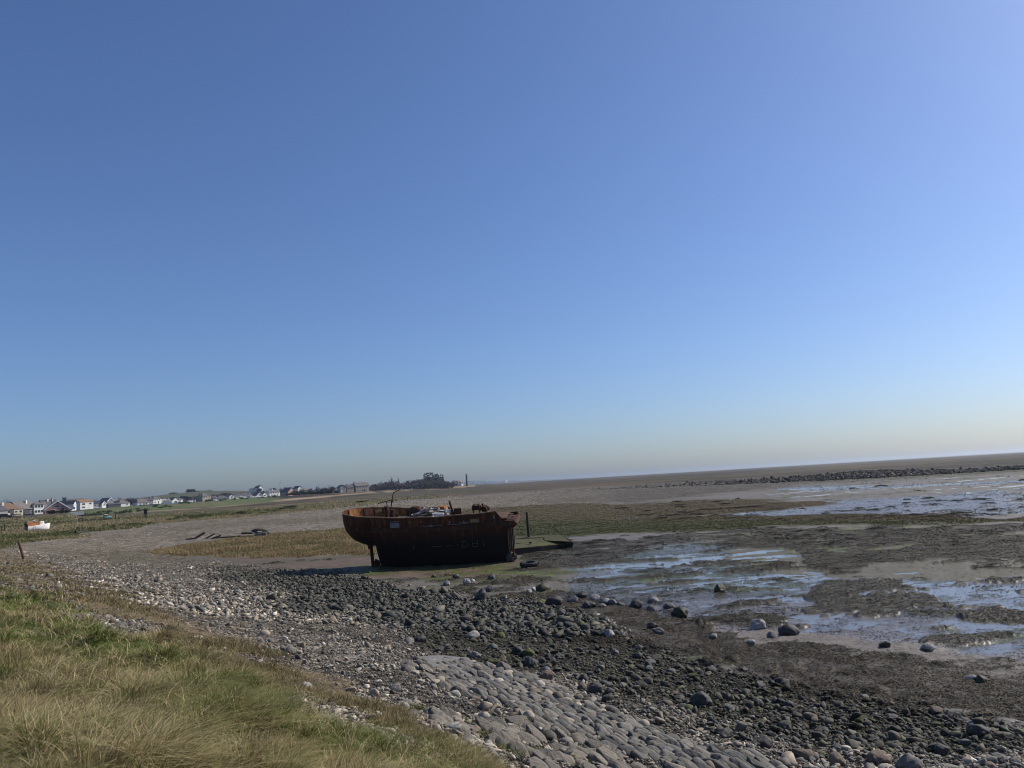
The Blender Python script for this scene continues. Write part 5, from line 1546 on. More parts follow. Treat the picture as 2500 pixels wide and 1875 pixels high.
def village():
    B = DARKR
    house('dark gabled house at the very edge of the village, grey slate roof', -6, 1262, 320, 7, 7, 2.8, 2.6, GREYR, SLATE)
    house('low bungalow with long brown tiled roof and white chimney behind the dark car', 22, 1257, 330, 7.6, 8, 2.6, 3.0, WHITE, BROWNROOF, A=140, hip=.5, wins=row(3, 7, 1.5, .9, 1.1), chim=((-1.5, 3.5, .6, WHITE),), door=(3.0, 'dark'))
    house('flat roofed cream garden room with two dark windows by the brown roofed bungalow', 45, 1256, 322, 2.9, 3, 2.4, .2, CREAM, BROWNROOF, A=140, flat=True, wins=((-.7, 1.4, .7, .9), (.7, 1.4, .8, 1.0)), name='garden_room', cat='garden room')
    house('dark slate house with steep black gable end and pale chimney', 67, 1258, 350, 8.0, 6.0, 3.2, 4.0, B, GREYROOF, A=118, wins=((2.2, 1.6, 1.4, 1.1),), chim=((1.8, 3.0, .7, WHITE),), door=(-1.5, 'dark'))
    house('two storey white block with large windows between the black gable and the pink gable', 95, 1254, 352, 3.6, 3.4, 4.9, .9, WHITE, GREYROOF, A=140, ridge='x', hip=.6, wins=row(3, 3.2, 3.8, .75, 1.2) + row(3, 3.2, 1.2, .75, 1.2))
    house('grey roofed wing joining the white block, low and wide', 106, 1252, 368, 3.8, 5, 2.7, 2.8, GREYR, GREYROOF, A=130, wins=((0, 1.4, 1.4, 1),))
    house('dark house with plain brown black roof and two pale chimneys behind pink gable', 124, 1247, 420, 6.5, 7, 3.0, 4.0, GREYR, SLATE, A=140, chim=((-.5, 3.5, .4, WHITE), (2.2, 3.5, .3, WHITE)))
    house('pink brick chalet house with broad white edged gable and white framed window', 140, 1251, 395, 9.4, 8, 1.6, 3.9, PINK, SLATE, A=158, ridge='y', trim=True, wins=((-.2, 2.9, 1.8, .9), (-1.6, .8, 1.6, .9)), door=(2.2, 'dark'))
    house('white lean building attached to the pink chalet house with low slate roof', 172, 1249, 405, 4.0, 7, 2.0, 1.6, WHITE, SLATE, A=140, wins=((0, 1.2, 1.4, .8),))
    house('house of blue black slates with bright white gable facing the sea', 183, 1242, 450, 3.0, 10, 3.2, 2.3, WHITE, BLUEROOF, A=98, ridge='y', wins=((0, 2.4, .8, .9),))
    house('white two storey house with orange brown roof and two big dark windows', 212, 1241, 480, 7.2, 7.5, 4.7, 1.5, WHITE, RUSTROOF, A=134, wins=((-1.8, 3.1, 1.7, 1.2), (1.9, 3.3, 1.3, 1.1), (-1.8, .9, 1.7, 1.0)), door=(1.6, 'white'))
    house('pale house with blue black roof next to the orange roofed white house', 238, 1239, 520, 6.0, 7, 2.9, 2.4, GREYR, BLUEROOF, A=135, wins=row(2, 5, 1.6, 1.3, 1.1))
    house('little white gabled porch house by the parked white car', 254, 1236, 520, 2.8, 6, 1.8, 1.8, WHITE, SLATE, A=130, ridge='y', trim=True, wins=((0, 1.0, .9, .8),))
    house('grey gabled house with white edged roof above the long dark shed', 270, 1233, 560, 4.2, 9, 3.4, 2.7, GREYR, GREYROOF, A=135, ridge='y', trim=True, wins=((0, 2.5, 1.2, 1.0),))
    house('long low black shed with shallow roof beside the grey hipped bungalow', 280, 1237, 530, 7.5, 5, 1.9, 1.0, DARKR, SLATE, A=140, name='shed', cat='shed')
    house('hipped grey bungalow with short white wall and one tall chimney', 304, 1235, 545, 6.6, 7, 2.4, 2.8, WHITE, GREYROOF, A=142, hip=.9, wins=((1.6, 1.3, 1.1, .9),), chim=((-2.2, 3.5, .3, GREYR),))
    house('wide white bungalow under a grey roof, standing between bare trees and the grey barn', 350, 1234, 560, 7.4, 7, 2.6, 3.0, WHITE, GREYROOF, A=145, hip=.4, wins=((-1.8, 1.4, 1.1, .9), (2.0, 1.4, 1.1, .9)), door=(.5, 'dark'))
    house('grey windowless barn adjoining the white farmhouse', 366, 1231, 570, 4.4, 6, 3.4, 2.3, GREYR, SLATE, A=150, name='barn', cat='barn', chim=((.6, 3, .5, DARKR),))
    house('white two storey farmhouse with hipped grey roof and dark end chimney', 384, 1229.5, 575, 5.6, 6, 4.6, 1.6, WHITE, GREYROOF, A=135, hip=.8, wins=row(3, 5, 3.6, .9, 1.1) + [(-1.6, 1.2, .9, 1.1)], chim=((-2.2, 3, .5, DARKR),), door=(1.2, 'dark'))
    house('white two storey wing of the farmhouse with low lean roof', 399, 1230, 580, 4.2, 6, 4.4, .5, WHITE, GREYROOF, A=135, flat=True, wins=row(2, 3.6, 3.4, .8, 1.0))
    house('grey roofed cottage between the farmhouse wing and the white gable', 411, 1229, 580, 4.6, 6, 2.0, 2.2, WHITE, GREYROOF, A=140, wins=((0, 1.1, 1.0, .8),), chim=((1.6, 3, .5, GREYR),))
    house('white cottage with pointed gable and white rendered front wall', 429, 1228.5, 590, 5.2, 8, 2.4, 2.9, WHITE, SLATE, A=140, ridge='y', wins=((0, 1.4, 1.6, 1.0),), chim=((1.9, 7, .3, DARKR),))
    house('small white house with bay roof beside the dark gable', 441, 1228, 600, 3.4, 6, 3.6, 1.0, WHITE, GREYROOF, A=135, hip=.8, wins=((0, 2.7, 1.2, .9),))
    house('dark steep gable end with a chimney stack over the white low sheds', 450, 1227.5, 605, 3.4, 7, 2.8, 3.4, DARKR, SLATE, A=150, ridge='y', chim=((-.8, 5, .5, DARKR),))
    house('low white flat roofed annexe with two small windows', 465, 1228, 610, 4.2, 5, 2.3, .2, WHITE, SLATE, A=135, flat=True, wins=row(2, 4, 1.3, .6, .8), name='annexe', cat='outbuilding')
    house('white flat roofed garage standing apart beside the cream stone house', 481, 1226, 615, 2.5, 4, 2.4, .2, WHITE, SLATE, A=140, flat=True, name='garage', cat='garage')
    house('tall cream stone house with hipped roof, dark side wall and stone chimneys', 505, 1224.5, 620, 7.2, 8, 4.9, 1.8, STONEW, GREYROOF, A=136, hip=.8, wins=row(3, 6.6, 3.8, .9, 1.3) + row(2, 6, 1.2, 1.1, 1.2), chim=((-3.1, 2.5, .3, DARKR), (-3.1, 5.5, .4, DARKR)))
    house('white walled cottage under a dark roof behind the parked white car by the stone house', 526, 1223, 640, 4.0, 6, 2.4, 2.8, GREYR, SLATE, A=140, dorm=(.8, 1.6, 1.3, WHITE), chim=((-1.6, 3, .6, DARKR),))
    house('broad bungalow with dark hipped roof and small white porch posts', 546, 1222, 645, 9.0, 8, 2.2, 2.9, GREYR, SLATE, A=142, hip=.6, wins=row(3, 7, 1.2, 1.0, .9))
    house('narrow white gabled house with dark arched opening', 566, 1219.5, 650, 4.0, 8, 3.4, 1.8, WHITE, SLATE, A=142, ridge='y', wins=((0, 2.6, 1.8, 1.1),), door=(0, 'dark'))
    house('white terrace cottage with dark carport beside the narrow white gable', 582, 1218, 655, 4.0, 6, 3.0, 2.2, WHITE, SLATE, A=145, wins=row(2, 3.4, 1.6, .9, 1.0), chim=((1.4, 3, .5, GREYR),))
    house('long white terrace with slate ridge and a chimney at each end', 603, 1216.5, 660, 9.4, 6.5, 3.2, 2.6, WHITE, SLATE, A=145, wins=row(5, 8.8, 1.7, .9, 1.1), chim=((-4.0, 3, .7, GREYR), (4.0, 3, .7, GREYR)))
    house('low white garage row with dark doors in front of the long terrace', 618, 1217, 645, 4.6, 5, 2.5, .3, WHITE, SLATE, A=140, flat=True, wins=row(2, 4.4, 1.1, 1.4, 1.8), name='garage_row', cat='garage')
    house('white chalet with one long roof slope sweeping down toward the garages', 634, 1214.5, 665, 6.0, 8, 1.6, 4.2, WHITE, SLATE, A=150, ridge='y', wins=((.6, 2.6, 1.5, 1.3),))
    house('white gabled house half hidden behind the sweeping roof chalet', 647, 1213.5, 670, 4.4, 8, 2.6, 2.4, WHITE, GREYROOF, A=140, ridge='y', wins=((0, 1.6, 1.6, 1.2),))
    house('long two storey white row under a grey tiled roof with pale chimney', 671, 1211.5, 680, 9.8, 7, 4.7, 2.3, WHITE, GREYROOF, A=145, wins=row(4, 9, 3.7, .9, 1.1) + row(3, 8, 1.2, 1.2, 1.3), chim=((-.6, 3.5, .8, WHITE), (4.2, 3.5, .7, GREYR)))
    house('dark roofed house with tall tan brick gable next to the dark hedge', 712, 1208, 690, 7.6, 9, 2.6, 4.4, TAN, SLATE, A=138, ridge='y', wins=((.6, 3.2, .7, 1.0), (-1.2, 1.2, 1.3, 1.1)))
    house('slate roofed house with small white gable peeping over the dark hedge', 733, 1202, 740, 5.0, 8, 4.0, 2.6, WHITE, SLATE, A=145, ridge='y', wins=((0, 3.2, 1.4, .9),))
    house('hillside house with grey roof half hidden in bushes above the hedge', 748, 1203, 745, 5.4, 7, 2.8, 2.2, GREYR, GREYROOF, A=140, wins=row(2, 4.6, 1.5, 1.0, .9))
    house('small white villa with grey hipped roof alone at the hedge end', 779, 1205.5, 720, 4.2, 5, 3.6, 2.0, WHITE, GREYROOF, A=145, hip=.7, wins=row(2, 3.8, 2.6, .8, .9) + row(2, 3.8, .9, .8, .9))
    house('blue grey timber house with twin dark gables and white porch', 797, 1206, 715, 5.6, 7, 2.4, 3.2, DARKR, SLATE, A=150, ridge='y', wins=((0, 1.3, 2.2, 1.0),), door=(-2.0, 'white'))
    house('low blue grey extension with white door next to twin gables', 809, 1205.5, 715, 3.4, 6, 2.4, 1.6, DARKR, SLATE, A=150, wins=((-.4, 1.2, 1.0, .9),), door=(1.1, 'white'))
    house('tall grey gabled house with white ground floor below the headland', 838, 1202, 720, 5.6, 7, 4.6, 2.0, GREYR, SLATE, A=155, ridge='y', wins=((-1.2, 3.4, .8, 1.0), (1.2, 3.4, .8, 1.0), (.9, 1.2, 1.1, 1.2)), door=(-1.4, 'white'))
    house('dark roofed stone wing with small windows, left part of the old inn', 856, 1201.5, 725, 6.6, 7, 4.2, 2.6, STONEW, SLATE, A=158, wins=row(2, 6, 2.8, .9, 1.0), chim=((2.4, 3.5, .7, GREYR), (-1, 3.5, .4, RUSTROOF)))
    house('large old stone inn with long grey brown roof at the foot of the headland', 885, 1200, 730, 13.5, 8, 5.4, 3.0, STONEW, GREYROOF, A=156, wins=row(4, 12, 4.0, 1.0, 1.3) + row(3, 11, 1.3, 1.1, 1.4), chim=((6.2, 4, 1.0, WHITE), (-6.2, 4, .8, DARKR)), door=(2.0, 'dark'))
    house('bright white house on the hillside among dark trees', 637, 1198, 1050, 6, 8, 3.8, 3.0, WHITE, SLATE, A=140, ridge='y', wins=((0, 2.2, 1.8, 1.3),))
    house('small white hillside cottage beside bright white house', 630, 1198.5, 1055, 3.6, 6, 3.0, 2.6, WHITE, SLATE, A=140, ridge='y')
    house('low white hillside bungalow standing apart near the trees', 619, 1198.5, 1060, 4.6, 6, 2.2, 1.4, WHITE, SLATE, A=135)
    house('flat roofed dark building on the headland among bushes', 1003, 1178, 880, 4.8, 6, 2.0, .4, GREYR, SLATE, A=150, flat=True)
    for u, v, lab in ((1113, 1180, 'white cottage on the last slope of the headland'), (1122, 1181, 'small pale cottage above the shore by the dark chimney'), (1129, 1183.5, 'lowest pale cottage at the headland foot by the chimney')):
        house(lab, u, v, 1000, 3.6, 5, 2.4, 1.8, WHITE, BROWNROOF, A=140, wins=((0, 1.3, 1.2, 1.0),))

def church():
    p = at_d(184, 1240, 780)
    root = thing('church', 'grey stone church with square dark tower above the village roofs', 'church', (p.x, p.y, p.z), math.pi - math.radians(150))
    cs = paint('church_stone', (.24, .225, .21), .9, .15, .2, .4); dk = paint('tower_stone', (.10, .10, .105), .9, .15, .2, .4)
    MB().box((0, 4, .5), (12.5, 8, 9)).build('nave', cs, root)
    MB().prism([(-.4, 5.0), (8.4, 5.0), (4, 8.0)], 13, 'x', -6.5).build('roof', GREYROOF, root)
    t = MB().box((-8.4, 4, 3), (3.0, 3.2, 13)).build('tower', dk, root)
    for sx in (-1, 1):
        for sy in (-1, 1): MB().box((-8.4 + sx * 1.25, 4 + sy * 1.35, 9.9), (.5, .5, .9)).build('pinnacle', dk, t)
    for x in (-3.6, 0, 3.6):
        MB().prism([(x - .5, 1.4), (x + .5, 1.4), (x + .5, 3.0), (x, 3.7), (x - .5, 3.0)], .08, 'y', -.06).build('window', GLASS, root)
village(); church()

# ------------------------------------------------------------------ walls, fences, cars, posts and the other things about the bay
def run(name, label, cat, uv, D, h, t, mat, pickets=0.0, base=None):
    """a wall or fence along frame points uv"""
    ps = []
    for i, (u, v) in enumerate(uv):
        p = at_d(u, v, D[i] if isinstance(D, (list, tuple)) else D); ps.append(p)
    o0 = ps[0].copy()
    root = thing(name, label, cat, o0)
    for a, b in zip(ps[:-1], ps[1:]):
        d = b - a; ln = math.hypot(d.x, d.y); rz = math.atan2(d.y, d.x)
        mid = (a + b) / 2 - o0
        if not pickets:
            MB().box(mid + Vector((0, 0, h / 2 - .5)), (ln, t, h + 1.0), rz).build('wall_run', mat, root)
            MB().box(mid + Vector((0, 0, h + .03)), (ln, t + .1, .06), rz).build('coping', mat, root)
        else:
            n = int(ln / pickets); m = MB()
            for k in range(n):
                q = a.lerp(b, (k + .5) / n) - o0
                m.box(q + Vector((0, 0, h / 2 - .3)), (pickets * .62, t, h + .6), rz)
            o = m.build('fence_panel', mat, root)
            MB().box(mid + Vector((0, 0, h * .75)), (ln, t * 2.2, .12), rz).build('fence_rail', mat, root)
    return root

def rock_post(name, label, u0, v0, u1, v1, D, r, mat, n=8, sink=.4, group=None, cat='post'):
    a = at_d(u0, v0, D); b = at_d(u1, v1, D)
    d = b - a
    o = MB().tube([-d.normalized() * sink, d * .5, d], [r, r * .97, r * .9], n).build(name, mat)
    o.location = a; tag(o, label, cat, group)
    return o

def odds():
    run('garden_wall', 'long white garden wall in front of the white farmhouse', 'wall', [(393, 1231.3), (420, 1230)], 560, 1.1, .3, WHITE)
    run('garden_wall', 'white wall in front of the pointed gable cottage', 'wall', [(424, 1229.8), (437, 1229)], 575, .9, .3, WHITE)
    run('garden_wall', 'white wall running to the low white annexe', 'wall', [(441, 1229.2), (462, 1228)], 590, .9, .3, WHITE)
    run('garden_wall', 'pale stone sea wall below black gabled house', 'wall', [(53, 1265), (75, 1262.5), (92, 1265)], 325, .8, .35, STONEW)
    run('garden_wall', 'tan retaining wall under the white two storey block', 'wall', [(100, 1263.5), (113, 1263)], 335, .9, .35, TAN)
    run('picket_fence', 'white picket fence below the pink chalet house', 'fence', [(170, 1256.5), (188, 1255), (205, 1253)], 380, .95, .04, TRIM, .35)
    run('board_fence', 'dark board fence in front of the cream garden room', 'fence', [(27, 1263), (52, 1262)], 318, 1.2, .04, DARKWOOD, .25)
    run('board_fence', 'dark board fence beneath the black gabled house', 'fence', [(56, 1261), (86, 1259.5)], 330, .9, .04, DARKWOOD, .25)
    run('garden_wall', 'low grey wall by the road in front of the wide white bungalow', 'wall', [(338, 1235.2), (392, 1231.8)], 555, .5, .3, GREYR)
    # dark car at the edge
    def car(label, u, v, D, A, body, s=1.0):
        p = at_d(u, v, D)
        root = thing('parked_car', label, 'car', (p.x, p.y, p.z), math.pi - math.radians(A))
        MB().prism([(-2.1, .3), (2.1, .3), (2.15, .75), (1.2, .88), (.7, 1.38), (-1.0, 1.42), (-1.9, .95), (-2.15, .8)], 1.7, 'y', 0).build('body', body, root, bevel=.05)
        MB().prism([(-.95, .95), (1.0, .92), (.62, 1.32), (-.85, 1.34)], .03, 'y', -.02).build('window', GLASS, root)
        for x in (-1.3, 1.3):
            for y in (.05, 1.65):
                w = MB().tube([(x, y - .1, .32), (x, y + .1, .32)], .33, 14).build('wheel', paint('tyre_black', (.02, .02, .02)), root)
        for y in (.3, 1.4): MB().box((2.13, y, .68), (.06, .3, .12)).build('headlight', TRIM, root)
        root.scale = (s, s, s)
        return root
    car('dark car parked at the foot of the low brown roofed bungalow', 11, 1265, 300, 150, paint('dark_car_paint', (.03, .035, .045), .3, .5, .1))
    car('white car parked before the long dark shed', 238.5, 1241, 500, 140, paint('white_car_paint', (.8, .8, .8), .3, .5, .05), .75)
    car('white car parked by the tall cream stone house', 533, 1224, 610, 140, paint('white_car_paint', (.8, .8, .8)), 1.1)
    # little white and teal pick-up on the marsh edge
    p = at_d(262, 1267, 235)
    z = ground_z(p.x, p.y)
    root = thing('pickup', 'small teal and white off road vehicle parked on the spit grass', 'vehicle', (p.x, p.y, z + .02), math.radians(48))
    teal = paint('teal_paint', (.10, .22, .22), .5, .4, .2); wp = paint('white_cab', (.70, .72, .70), .5, .4, .1)
    MB().box((0, 0, .55), (1.9, 1.0, .45)).build('body', teal, root, bevel=.04)
    MB().box((-.45, 0, 1.0), (.8, .94, .5)).build('cab', teal, root, bevel=.03)
    MB().box((-.45, 0, 1.29), (.92, 1.02, .10)).build('cab_roof', wp, root, bevel=.02)
    MB().box((-.45, -.485, 1.05), (.6, .03, .32)).build('window', GLASS, root); MB().box((-.04, 0, 1.05), (.03, .8, .32)).build('windscreen', GLASS, root)
    MB().box((.55, 0, .82), (.75, .9, .12)).build('bonnet', wp, root, bevel=.03)
    for x in (-.6, .6):
        for y in (-.48, .48): MB().tube([(x, y - .09, .27), (x, y + .09, .27)], .28, 14).build('wheel', paint('tyre_black', (.02, .02, .02)), root)
    for y in (-.32, .32): MB().tube([(.95, y, .62), (.98, y, .62)], .09, 10).build('headlight', TRIM, root)
    # slanted notice board on legs, hoop frame
    p = on_ground(197, 1276)
    root = thing('notice_board', 'dark sloping notice board on two posts beside the fence line', 'notice board', p, math.radians(15))
    MB().box((0, 0, .98), (1.15, .62, .07), 0, math.radians(25), math.radians(-8)).build('board', DARKWOOD, root)
    for x in (-.40, .42): MB().box((x, 0, .42), (.13, .13, .98)).build('leg', DARKWOOD, root)
    p = on_ground(180, 1276)
    root = thing('goal_frame', 'pale square hoop frame standing by the sloping notice board', 'frame', p, math.radians(10))
    MB().tube([(-.42, 0, -.1), (-.40, 0, .7), (-.28, 0, .86), (.28, 0, .86), (.40, 0, .7), (.42, 0, -.1)], .035, 8).build('hoop', PALEWOOD, root)
    # three boarded posts, a daymark by the spit
    p = on_ground(355, 1267.5)
    root = thing('daymark', 'dark three post marker with boards across its upper half on the spit', 'marker', (p.x, p.y, p.z - .1), math.radians(12))
    green = paint('bottle_green_timber', (.022, .032, .028), .6, .3, .3)
    for x in (-.30, .02, .30): MB().box((x, 0, 1.1), (.10, .14, 2.3)).build('leg', green, root)
    for x in (-.15, .16): MB().box((x, .05, 1.72), (.19, .03, 1.0)).build('board', green, root)
    # single posts
    rock_post('timber_post', 'lone dark post on the marsh between the teal vehicle and the three post marker', 282.3, 1265.5, 281.8, 1256, 235, .13, DARKWOOD, 6)
    rock_post('timber_post', 'leaning rusty brown post standing in the shingle near the turf', 54, 1349.5, 45.5, 1322, 58, .085, paint('weathered_post', (.14, .085, .06), .85, .15, .3, 5.0, .006))
    for i, (u, v0, v1) in enumerate(((213.5, 1272, 1267), (221, 1271, 1266.5), (228, 1270.5, 1266), (234.5, 1269.5, 1265), (239.7, 1269, 1264.5), (245.5, 1268.5, 1264), (209, 1272.5, 1267.5), (186, 1274.5, 1269.5), (146, 1274.5, 1269), (142, 1275, 1270.5), (137, 1276, 1272), (121.5, 1277, 1273), (114, 1278, 1274), (4, 1291, 1284), (11.2, 1288, 1279.5))):
        rock_post('fence_post', 'short dark fence post of the broken line across the marsh edge', u, v0, u + .3 * (i % 3 - 1), v1, 225 if i < 13 else 165, .07, DARKWOOD, 6, group='fence posts along the marsh edge')
    rock_post('marker_stake', 'thin dark stake on the shingle spit behind the wreck', 994, 1219, 994, 1212, 230, .12, DARKWOOD, 6)
    # dark chimney tower on the point with a thin mast beside it
    p = at_d(1139.5, 1184.5, 900)
    root = thing('brick_chimney', 'tall dark square chimney standing alone on the shore point', 'chimney', (p.x, p.y, p.z - 1))
    MB().box((0, 0, 6.2), (1.5, 1.5, 14.0), .4, taper=.8).build('shaft', DARKR, root)
    MB().box((0, 0, 12.9), (1.5, 1.5, .5), .4).box((0, 0, 13.6), (.7, .7, 1.2), .4).build('cap', DARKR, root)
    p = at_d(1142.6, 1184.5, 905)
    o = MB().tube([(0, 0, -1), (0, 0, 6), (0, 0, 11)], [.22, .18, .12], 6).build('mast', GREYWOOD); o.location = p; tag(o, 'slender pale mast close beside the dark shore chimney', 'mast')
    # radio mast with white head on the skyline
    p = at_d(684.5, 1192, 1300)
    root = thing('radio_mast', 'thin white lattice mast on the skyline over the village', 'mast', p)
    MB().tube([(0, 0, -3), (0, 0, 8)], .35, 8).box((.9, 0, 2), (.25, .25, 8)).build('pole', TRIM, root)
    MB().box((.4, 0, 8.4), (3.0, .6, 1.4)).build('antenna', TRIM, root)
    MB().tube([(.4, 0, 9), (.4, 0, 16)], [.16, .05], 6).build('aerial', GREYR, root)
    p = at_d(126.3, 1226, 450)
    o = MB().tube([(0, 0, -3), (0, 0, 2.2)], .16, 6).build('flagpole', DARKWOOD); o.location = p; tag(o, 'dark thin pole above the brown black roof', 'pole')
    # driftwood on the grass edge
    p = on_ground(196, 1302)
    root = thing('driftwood', 'bleached driftwood branches with a dark root on the grass edge', 'driftwood', p, .2)
    MB().prism([(-.85, -.05), (-.25, -.05), (-.62, .62)], .4, 'y', -.2).build('root_plate', DARKWOOD, root, bevel=.05)
    m = MB()
    m.tube([(-.4, 0, .1), (.1, .1, .28), (.55, 0, .5), (.8, .1, .62)], [.06, .05, .04, .02], 6)
    m.tube([(.0, .05, .22), (.05, .1, .55), (.2, .05, .72)], [.04, .03, .015], 6).tube([(.1, .1, .28), (.5, -.1, .22), (.95, 0, .3), (.9, .1, .45)], [.04, .035, .03, .015], 6)
    m.build('branch', PALEWOOD, root)
odds()

# ------------------------------------------------------------------ stranded cabin boat on the spit
def cabin_boat():
    p = on_ground(93, 1296)
    root = thing('cabin_boat', 'stranded white cabin boat with orange brown wheelhouse, heeled on spit grass', 'boat', (p.x, p.y, p.z - .10), math.radians(52))
    root.rotation_euler = (math.radians(-4), math.radians(-3), math.radians(52))
    wp = paint('white_gelcoat', (.80, .79, .76), .45, .4, .06, 2.0); gp = paint('grey_transom', (.16, .17, .18), .6, .3, .15, 2.0)
    L_ = 3.7; xs = np.linspace(0, 1, 12); ts = np.linspace(0, 1, 8)
    m = MB(); n = len(ts)
    for s in (-1, 1):
        vs = []
        for x in xs:
            b = .82 * (1 - max(0, (x - .35) / .65) ** 2.2); zt = 1.05 + .25 * x * x
            for t in ts:
                vs.append((x * L_ - L_ / 2 + .25 * x * x * (1 - t), s * b * max(0, 1 - t ** 2.6) ** .7, zt * (1 - t) + (.02 + .25 * max(0, x - .8) ** 1.2 * 4) * t))
        m.add(vs, [(i * n + k, (i + 1) * n + k, (i + 1) * n + k + 1, i * n + k + 1) for i in range(len(xs) - 1) for k in range(n - 1)])
    m.build('hull', wp, root, smooth=True)
    ring = [(-L_ / 2 - .01, .82 * max(0, 1 - t ** 2.6) ** .7, 1.05 * (1 - t) + .02 * t) for t in ts]
    ring += [(x, -y, z) for x, y, z in ring[::-1]]
    MB().add(ring, [tuple(range(len(ring)))]).build('transom', gp, root)
    vs = []
    for x in xs[:-1]:
        b = .80 * (1 - max(0, (x - .35) / .65) ** 2.2)
        vs += [(x * L_ - L_ / 2 + .25 * x * x, -b, 1.0 + .25 * x * x), (x * L_ - L_ / 2 + .25 * x * x, b, 1.0 + .25 * x * x)]
    MB().add(vs, [(2 * i, 2 * i + 1, 2 * i + 3, 2 * i + 2) for i in range(len(xs) - 2)]).build('deck', wp, root)
    MB().box((.62, 0, 1.36), (.78, .98, .72), taper=.82).build('foredeck_cabin', wp, root, bevel=.06)
    MB().box((.55, -.46, 1.42), (.14, .05, .14)).build('window', GLASS, root)
    org = paint('rusty_orange_wheelhouse', (.36, .135, .045), .8, .2, .4, 2.5); brn = paint('brown_wheelhouse_roof', (.21, .145, .095), .85, .2, .35, 3.0)
    MB().add([(-1.75, -.78, 1.02), (.18, -.74, 1.06), (.18, .74, 1.06), (-1.75, .78, 1.02), (-1.9, -.62, 1.62), (.05, -.60, 1.62), (.05, .60, 1.62), (-1.9, .62, 1.62)], [(0, 1, 5, 4), (1, 2, 6, 5), (2, 3, 7, 6), (3, 0, 4, 7)]).build('wheelhouse', org, root)
    MB().add([(-2.0, -.70, 1.58), (.1, -.68, 1.60), (.1, .68, 1.60), (-2.0, .70, 1.58), (-1.75, -.30, 1.98), (-.1, -.28, 2.02), (-.1, .28, 2.02), (-1.75, .30, 1.98)], [(0, 1, 5, 4), (1, 2, 6, 5), (2, 3, 7, 6), (3, 0, 4, 7), (4, 5, 6, 7), (3, 2, 1, 0)]).build('wheelhouse_roof', brn, root)
    MB().box((-1.86, 0, 1.32), (.05, 1.1, .5), 0, 0, -.25).build('aft_opening', DARKWOOD, root)
    MB().box((-.75, -.50, 1.80), (.10, .55, .06), 0, .8).build('roof_batten', DARKWOOD, root)
    MB().box((-.6, 0, 2.04), (.3, .22, .12)).build('roof_lamp', wp, root, bevel=.02)
    MB().box((-.85, -.80, .66), (.42, .03, .50)).build('boarding_ladder', gp, root)
    MB().box((-.85, -.80, .66), (.30, .05, .16)).build('ladder_gap', wp, root)
    MB().box((.85, -.62, .98), (.35, .05, .05)).build('grab_rail', gp, root)
cabin_boat()

# ------------------------------------------------------------------ wrecked dinghy on a block, timbers strewn on the inner shingle
def dinghy():
    p = on_ground(638, 1312)
    root = thing('stone_block', 'broken pale block of masonry under the wrecked dinghy', 'masonry block', (p.x, p.y, p.z - .1), .15)
    mt = rust('masonry', ((.11, .10, .08), (.20, .18, .14), (.27, .25, .21)), 3.0, streak=False)
    MB().box((0, 0, .40), (1.5, 1.0, .72)).build('core', mt, root, bevel=.08)
    MB().box((.75, .1, .62), (.5, .8, .22), .2).build('ledge', mt, root, bevel=.05)
    for x, r in ((-.2, .5), (.1, -.6), (.35, .7)): MB().box((x, -.54, .32), (.07, .06, .62), 0, 0, r).build('brace', GREYWOOD, root)
    d = thing('wrecked_dinghy', 'upturned dark dinghy hull with a white gunwale on a masonry block', 'dinghy', (p.x - .22, p.y, p.z + .70), .1)
    d.rotation_euler = (.35, .10, .1)
    xs = np.linspace(-1, 1, 11); ts = np.linspace(-1, 1, 9); vs = []
    for x in xs:
        b = .48 * (1 - abs(x) ** 2.6) + .05
        for t in ts: vs.append((x * 1.0, b * t, .42 * (1 - abs(t) ** 2.2) * (1 - .6 * x * x) + .02))
    n = len(ts)
    MB().add(vs, [(i * n + k, (i + 1) * n + k, (i + 1) * n + k + 1, i * n + k + 1) for i in range(10) for k in range(n - 1)]).build('hull', DARKWOOD, d, smooth=True)
    for s in (-1, 1): MB().tube([(x, s * (.48 * (1 - abs(x) ** 2.6) + .05), .02) for x in xs], .04, 6).build('gunwale', WHITE if s < 0 else DARKWOOD, d)
    MB().box((.1, -.35, .16), (.5, .06, .16), .1, .5).build('bare_patch', WHITE, d)
    for u, v, l, rz, ry, w, lab in ((486, 1316, 1.5, .6, -.5, .35, 'thickest dark timber baulk, tilted up out of shingle'), (512, 1316, 1.3, .5, -.45, .22, 'tilted mossy beam next to the thickest baulk'), (528, 1316, 1.2, .4, -.3, .25, 'shorter tilted dark beam in the strewn timbers'),
                                    (558, 1314, 3.0, .05, -.02, .28, 'long black beam lying flat in the strewn timbers'), (600, 1311, 1.8, -.1, .02, .12, 'pale grey plank flat between the beam and the block'), (604, 1304, 1.6, .0, .06, .30, 'dark slab put in for the shadow beside the masonry block'),  # last one: the masonry block's shadow, built as a dark slab
                                    (462, 1318, .7, .3, 0, .2, 'stub of dark timber at the far end of the strewn timbers'), (470, 1317, .9, -.4, .1, .22, 'low rotten stump next to the stub of timber')):
        p = on_ground(u, v)
        o = MB().box((0, 0, 0), (l, w, w * .7)).build('timber_baulk', DARKWOOD if 'pale' not in lab else GREYWOOD, bevel=.02)
        o.location = (p.x, p.y, p.z + .10 + abs(math.sin(ry)) * l * .4); o.rotation_euler = (.1, ry, rz); tag(o, lab, 'timber', 'old timbers strewn on the shingle')
dinghy()

# ------------------------------------------------------------------ trees and bushes
BARK = paint('grey_bark', (.09, .075, .062), .9, .1, .3, 1.0)
TWIG = tint_material('winter_twigs', .9, .1, .6, .7, 1.3)
LEAFM = tint_material('dark_leaves', .8, .15, .8, .65, 1.35, translucent=.12)

